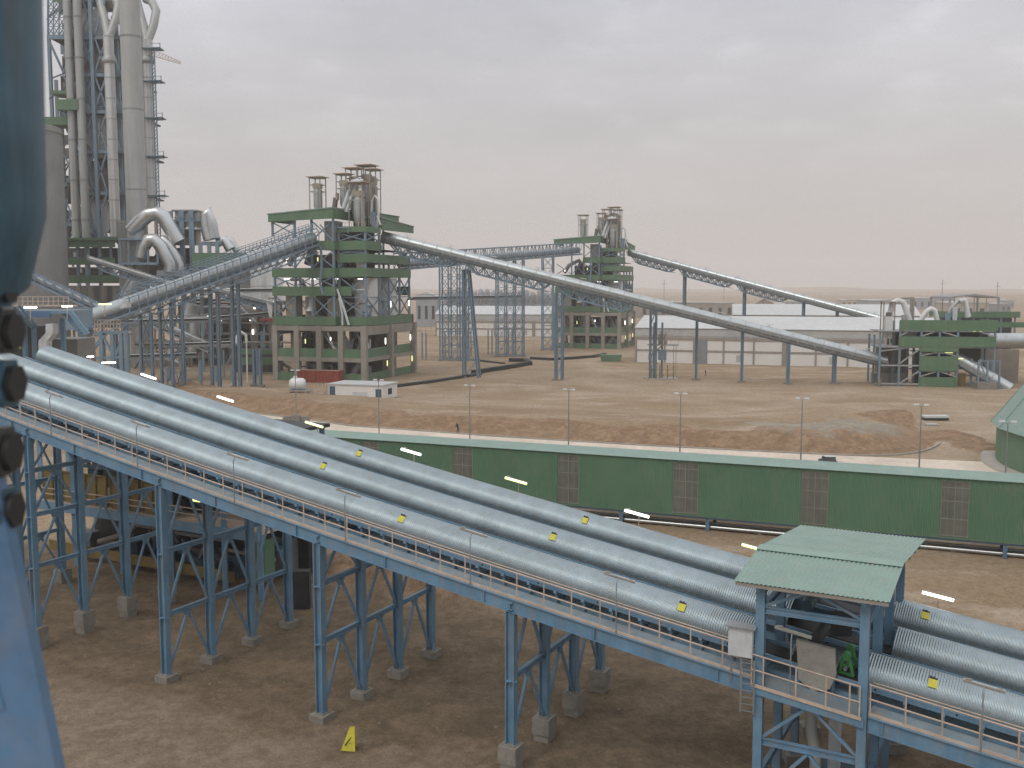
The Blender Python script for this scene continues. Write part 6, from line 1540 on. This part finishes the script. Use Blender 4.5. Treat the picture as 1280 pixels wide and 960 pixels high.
for i in range(70):
    a, b = rc.uniform(-33, -8), rc.uniform(17, 22); z0 = rc.choice((.2, .2, 5.6, 5.6, 8.5)); k = i % 4; m = MB()
    if k == 0: w1, h1 = rc.uniform(.6, 1.8), rc.uniform(1, 3.6); zbox(m, a-w1, a+w1, b, b+w1, z0, z0+h1)
    elif k == 1: m.bar(Z(a, b, z0), Z(a+rc.uniform(-3, 3), b, z0+rc.uniform(2, 4.4)), .22)
    elif k == 2: m.tube([Z(a, b, z0+rc.uniform(.5, 3)), Z(a+rc.uniform(2, 6), b, z0+rc.uniform(.5, 3))], rc.uniform(.1, .4), 10)
    else: m.bar(Z(a, b, z0+3.2), Z(min(-7, a+rc.uniform(3, 8)), b, z0+3.2), .25, .3)
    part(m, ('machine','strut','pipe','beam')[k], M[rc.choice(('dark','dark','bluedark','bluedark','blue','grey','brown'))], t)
for z in (6.3, 6.8):
    m = MB(); m.bar(Z(-34,15.3,z), Z(-6,15.3,z), .07); part(m, 'handrail', M['rail'], t)
for a, b, z, mt, l in ((-13,16,9.2,GLOW_Y,1.2),(-15,17,7,GLOW_Y,1.0),(-18,17,3.6,GLOW_Y,.2)):
    m = MB(); m.tube([Z(a,b,z), Z(a+l,b,z)], .09, 6); part(m, 'lit_tube', mt, t)
q = C(-3.2, 15.2, 0); m = MB(); m.tube([q+V((0,0,7)), q+V((0,0,9.2))], .11, 6); m.bar(q+V((0,.15,0)), q+V((0,.15,9.3)), .1); solo(m, 'upright_lamp', GLOW_W, 'upright lit white strip lamp behind the trestle on low footings', 'lamp')
q = C(-2.2, 15.6, 0); m = MB(); m.box(q.x-.8, q.x+.8, q.y-.4, q.y+.4, 0, 3); m.box(q.x-.7, q.x+.7, q.y-.5, q.y-.41, .3, 2.7); solo(m, 'switch_cabinet', M['dark'], 'dark upright switch cabinet beside the upright lit lamp', 'cabinet')

# ================================================================== near dark column at the left edge
NY = 1.55
def B_(px, py, w=0): return at(px, py, NY+w)
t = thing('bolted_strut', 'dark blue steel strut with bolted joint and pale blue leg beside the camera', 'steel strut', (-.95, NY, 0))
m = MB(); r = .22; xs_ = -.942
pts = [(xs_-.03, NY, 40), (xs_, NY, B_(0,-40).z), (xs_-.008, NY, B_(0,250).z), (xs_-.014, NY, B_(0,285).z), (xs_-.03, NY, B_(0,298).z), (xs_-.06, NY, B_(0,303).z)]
m.tube(pts, [r, r, r, r-.005, r-.03, r-.12], 48); part(m, 'upper_column', M['bluedark'], t)  # dark blue paints in the backlit shade as well as grime
m = MB(); m.tube([(-.835, NY, B_(0,296).z), (-.84, NY, B_(0,314).z)], [.05, .042], 20); part(m, 'flange', M['brown'], t)
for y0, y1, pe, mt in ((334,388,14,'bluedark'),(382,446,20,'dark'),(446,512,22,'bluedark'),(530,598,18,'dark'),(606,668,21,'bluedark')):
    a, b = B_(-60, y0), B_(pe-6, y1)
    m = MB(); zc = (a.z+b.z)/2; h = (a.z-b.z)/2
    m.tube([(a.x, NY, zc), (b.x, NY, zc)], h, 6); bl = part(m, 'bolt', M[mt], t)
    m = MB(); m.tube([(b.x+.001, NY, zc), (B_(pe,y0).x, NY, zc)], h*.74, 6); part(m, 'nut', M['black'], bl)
p0, p1 = B_(12, 600), B_(86, 960); dl = (p1-p0); p2_ = p1+dl*(p1.z/(-dl.z)); lw = .34
q0 = B_(2, 560)
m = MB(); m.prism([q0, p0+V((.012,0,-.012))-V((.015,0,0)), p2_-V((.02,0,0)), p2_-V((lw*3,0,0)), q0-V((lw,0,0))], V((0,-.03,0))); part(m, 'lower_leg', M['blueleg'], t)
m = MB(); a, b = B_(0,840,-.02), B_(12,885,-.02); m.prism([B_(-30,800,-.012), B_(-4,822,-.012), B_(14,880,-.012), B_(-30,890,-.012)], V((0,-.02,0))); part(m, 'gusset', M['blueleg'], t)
# ================================================================== far background
random.seed(21)
far_things = []
def far_block(label, px0, px1, yb, yt, Y, mat, dep=25, cat='building', group='far plant buildings', roof=None):
    a, b = at(px0, yb, Y), at(px1, yt, Y)
    t = thing('industrial_building', label, cat, ((a.x+b.x)/2, Y, 0), 0, group)
    m = MB(); m.box(a.x, b.x, Y, Y+dep, -.5, b.z); part(m, 'wall', M[mat], t)
    m = MB(); h = roof or 1.2; m.prism([(a.x-.4,Y-.4,b.z+.02),(b.x+.4,Y-.4,b.z+.02),(b.x+.4,Y-.4,b.z+.4),((a.x+b.x)/2,Y-.4,b.z+h),(a.x-.4,Y-.4,b.z+.4)], (0,dep+.8,0)); part(m, 'roof', M['eave'], t)
    w = b.x-a.x; n = max(3, int(w/7))
    for i in range(n): x = a.x+w*(i+.3)/n; m = MB(); m.box(x, x+w*.35/n, Y-.15, Y-.02, b.z*.25, b.z*.7); part(m, 'opening', M['dark'], t)
    return t
far_block('long grey plant hall far behind the lattice towers', 556, 700, 392, 372, 700, 'farwall', 60)
far_block('blue grey shed with shallow roof between mill and lattice towers', 520, 546, 392, 371, 640, 'farwall', 30, roof=3)
far_block('low brown plant row under the dip of the silver tube conveyor', 800, 918, 392, 379, 820, 'brown', 40)
far_block('grey works buildings behind the white warehouse roofs', 1090, 1135, 385, 376, 900, 'farwall', 40)
far_block('distant grey works close to the open steel shed', 1140, 1192, 380, 373, 1150, 'farwall', 40)
far_block('pale low buildings in the open steel shed yard', 1190, 1236, 388, 379, 760, 'beige', 30)
# silo battery and pipes on the long hall
t = thing('silo_row', 'row of small grey silos and pipes above the far grey hall', 'silos', at(620, 372, 690), 0, None)
for i in range(17):
    px = 560+i*8.2; a = at(px, 380, 690); m = MB(); h = random.uniform(3, 6)
    m.lathe(a.x, a.y, [(2.0, a.z), (2.0, a.z+h+3), (.8, a.z+h+5)], 10); part(m, 'silo', M['farwall'], t)
m = MB()
for y in (370, 374, 379): m.bar(at(556, y, 686), at(700, y, 686), .6)
for i in range(30): m.bar(at(556+i*4.9, 385, 686), at(556+i*4.9, random.uniform(362, 372), 686), .5)
part(m, 'pipe_frame', M['grey'], t)
t = thing('ore_stockpile', 'dark grey stockpile mound behind the second white warehouse', 'stockpile', at(960, 385, 560))
m = MB(); c = at(955, 383, 560); vs = []
for i in range(9):
    for j in range(25):
        a = math.pi*2*j/24; r = 24*(1-i/8); vs.append((c.x+r*1.35*math.cos(a)*(1+.1*math.sin(j*3+i)), c.y+r*math.sin(a), (at(0,375,560).z)*(i/8)**.8+.8*math.sin(j*2.1+i)))
m.add(vs, [(i*25+j, i*25+j+1, (i+1)*25+j+1, (i+1)*25+j) for i in range(8) for j in range(24)], True); part(m, 'mound', M['rubble'], t)
m = MB(); a = at(975, 385, 555); m.box(a.x-3, a.x+3, a.y, a.y+4, 0, 18); part(m, 'loader', M['cream'], t)
t = thing('open_shed', 'open sided steel shed with shallow dark roof on the far plain', 'shed', at(1215, 385, 640))
a, b = at(1187, 384, 640), at(1248, 384, 640); zt = at(1215, 371, 640).z
m = MB(); m.prism([(a.x,640,zt),((a.x+b.x)/2,640,zt+1.8),(b.x,640,zt),(b.x,640,zt-1),((a.x+b.x)/2,640,zt+.8),(a.x,640,zt-1)], (0,30,0)); part(m, 'roof', M['grey'], t)
for f_ in (0, .25, .5, .75, 1):
    for w in (0, 29):
        m = MB(); x = a.x+(b.x-a.x)*f_; m.bar((x,640+w,0), (x,640+w,zt-.3), 1.0 if f_ in (0, 1) else .5); part(m, 'column', M['grey'], t)
# power line masts and scattered desert sheds near the horizon
for i, (px, Y, h) in enumerate(((830, 1500, 30), (905, 1700, 26), (1178, 1500, 30), (1247, 1400, 26))):
    t = thing('lattice_mast', 'faint slender mast on the desert horizon, %s counting away from the mills' % ORDN[i], 'mast', (at(px,360,Y).x, Y, 0), 0, 'masts on the horizon')
    x = at(px, 360, Y).x; m = MB(); m.bar((x, Y, -2), (x, Y, h+6), .8); m.bar((x-4, Y, h), (x+4, Y, h), .5); part(m, 'mast_body', M['grey'], t)
# second low works behind left mill and right
random.seed(5)
for i, (px, w_, Y, h) in enumerate(((505,16,560,9),(705,18,900,10),(742,14,950,9),(1000,26,1250,8),(1062,20,1300,9),(1255,18,1000,9),(1262,12,1200,10))):
    a = at(px, 370, Y); far_block('low hazy shed near the desert horizon, %s counting away from the mills' % ORDN[i], px-w_/2, px+w_/2, 370, 360+(25-h)/Y*FOC, Y, ('farwall','beige','grey')[i % 3], 20, group='hazy sheds near the horizon')
# hills on the horizon
m = MB(); vs = []; n = 160
for i in range(n+1):
    th = R(-50)+R(100)*i/n; h = 24+34*max(0, NZ.noise(V((i*.07, 2, 0))))+8*NZ.noise(V((i*.3, 5, 0)))
    for r, k in ((4000, -.2), (4300, .65), (4500, 1.0), (4900, .9), (5400, -.2)): vs.append((r*math.sin(th), r*math.cos(th), h*k-8))
m.add(vs, [(5*i+j, 5*i+j+1, 5*i+j+6, 5*i+j+5) for i in range(n) for j in range(4)], True)
hm = paint('far desert hills', (.36, .27, .19), .95, scale=.002)
solo(m, 'hills', hm, kind='structure')

# ================================================================== haze
m = MB(); m.box(-5200, 5200, -160, 5700, -40, 175)
hz = bpy.data.objects.new('haze', m.mesh('haze', V((0,0,0)))); COL.objects.link(hz); hz['kind'] = 'stuff'
mm = bpy.data.materials.new('dusty air'); mm.use_nodes = True; nt = mm.node_tree; nt.nodes.clear()
o_ = node(nt, 'ShaderNodeOutputMaterial'); pv = node(nt, 'ShaderNodeVolumePrincipled'); nt.links.new(pv.outputs[0], o_.inputs['Volume'])
pv.inputs['Color'].default_value = (.985, .965, .95, 1); pv.inputs['Density'].default_value = HAZE; pv.inputs['Anisotropy'].default_value = .3
hz.data.materials.append(mm); hz.display_type = 'WIRE'

# ================================================================== sky, sun, camera
SUN_EL, SUN_AZ = R(52), R(215)          # azimuth clockwise from +Y: behind and left of the viewer
w = bpy.data.worlds.new('World'); scene.world = w; w.use_nodes = True; nt = w.node_tree; nt.nodes.clear(); L = nt.links.new
out = node(nt, 'ShaderNodeOutputWorld'); bg = node(nt, 'ShaderNodeBackground'); L(bg.outputs[0], out.inputs[0])
sky = node(nt, 'ShaderNodeTexSky', sky_type='NISHITA'); sky.sun_disc = False; sky.sun_elevation = SUN_EL; sky.sun_rotation = SUN_AZ; sky.dust_density = 4; sky.air_density = 1.2
tc = node(nt, 'ShaderNodeTexCoord'); sep = node(nt, 'ShaderNodeSeparateXYZ'); L(tc.outputs['Generated'], sep.inputs[0])
rp = node(nt, 'ShaderNodeValToRGB'); L(sep.outputs[2], rp.inputs[0]); k = SKYK
rp.color_ramp.elements[0].position = 0; rp.color_ramp.elements[0].color = (.58*k, .53*k, .505*k, 1)
for pos, c in ((.10, (.60,.57,.56)), (.20, (.61,.60,.62)), (.30, (.62,.625,.68)), (.6, (.96,.97,1.0))):
    e = rp.color_ramp.elements.new(pos); e.color = (c[0]*k, c[1]*k, c[2]*k, 1)
rp.color_ramp.elements[-1].position = 1; rp.color_ramp.elements[-1].color = (1.15*k, 1.14*k, 1.18*k, 1)
# cloud sheet: noise on a flat layer seen in perspective
dv = node(nt, 'ShaderNodeVectorMath', operation='DIVIDE'); cz = node(nt, 'ShaderNodeMath', operation='MAXIMUM'); L(sep.outputs[2], cz.inputs[0]); cz.inputs[1].default_value = .03
az = node(nt, 'ShaderNodeMath', operation='ADD'); L(cz.outputs[0], az.inputs[0]); az.inputs[1].default_value = .12
cmb = node(nt, 'ShaderNodeCombineXYZ'); [L(az.outputs[0], cmb.inputs[i]) for i in range(3)]
L(tc.outputs['Generated'], dv.inputs[0]); L(cmb.outputs[0], dv.inputs[1])
n1 = node(nt, 'ShaderNodeTexNoise'); n1.inputs['Scale'].default_value = 1.1; n1.inputs['Detail'].default_value = 8; n1.inputs['Roughness'].default_value = .55; L(dv.outputs[0], n1.inputs['Vector'])
mr = node(nt, 'ShaderNodeMapRange'); mr.inputs[1].default_value = .32; mr.inputs[2].default_value = .75; mr.inputs[3].default_value = .88; mr.inputs[4].default_value = 1.17; L(n1.outputs['Fac'], mr.inputs[0])
n2 = node(nt, 'ShaderNodeTexNoise'); n2.inputs['Scale'].default_value = 4.5; n2.inputs['Detail'].default_value = 7; L(dv.outputs[0], n2.inputs['Vector'])
mr2 = node(nt, 'ShaderNodeMapRange'); mr2.inputs[1].default_value = .56; mr2.inputs[2].default_value = .78; mr2.inputs[3].default_value = 1.0; mr2.inputs[4].default_value = 1.15; L(n2.outputs['Fac'], mr2.inputs[0])
ml = node(nt, 'ShaderNodeMath', operation='MULTIPLY'); L(mr.outputs[0], ml.inputs[0]); L(mr2.outputs[0], ml.inputs[1])
# clouds fade into the dust toward the horizon
cf = node(nt, 'ShaderNodeMapRange'); cf.inputs[1].default_value = .04; cf.inputs[2].default_value = .22; L(sep.outputs[2], cf.inputs[0])
cm = node(nt, 'ShaderNodeMix'); cm.data_type = 'FLOAT'; cm.inputs[2].default_value = 1.0; L(cf.outputs[0], cm.inputs[0]); L(ml.outputs[0], cm.inputs[3])
hs = node(nt, 'ShaderNodeHueSaturation'); L(rp.outputs[0], hs.inputs['Color']); L(cm.outputs[0], hs.inputs['Value'])
mx = node(nt, 'ShaderNodeMixRGB'); mx.inputs[0].default_value = .93; L(sky.outputs[0], mx.inputs[1]); L(hs.outputs[0], mx.inputs[2])
L(mx.outputs[0], bg.inputs[0]); bg.inputs[1].default_value = .1

sun = bpy.data.lights.new('sun', 'SUN'); sun.energy = .9; sun.angle = R(18); sun.color = (1, .95, .88)
so = bpy.data.objects.new('sun', sun); COL.objects.link(so); so.rotation_euler = (R(90)-SUN_EL, 0, -SUN_AZ+math.pi); so.location = (0, 0, 100)
cam = bpy.data.cameras.new('camera'); co = bpy.data.objects.new('camera', cam); COL.objects.link(co)
co.location = (0, 0, CAM_H); co.rotation_euler = (R(90)-PITCH, 0, 0); cam.sensor_width = 36; cam.lens = 36*FOC/1280
cam.clip_start = .05; cam.clip_end = 20000
cam.dof.use_dof = True; cam.dof.focus_distance = 110; cam.dof.aperture_fstop = 5.6
scene.camera = co
scene.view_settings.view_transform = 'Standard'; scene.view_settings.look = 'None'; scene.view_settings.gamma = 1; scene.view_settings.exposure = EXPO
scene.view_settings.use_curve_mapping = False
scene.render.engine = 'CYCLES'; cy = scene.cycles
cy.use_denoising = True; cy.denoising_prefilter = 'FAST'; cy.max_bounces = 6; cy.diffuse_bounces = 3; cy.glossy_bounces = 3; cy.volume_bounces = 2; cy.transmission_bounces = 2; cy.sample_clamp_indirect = 4
cy.use_adaptive_sampling = False
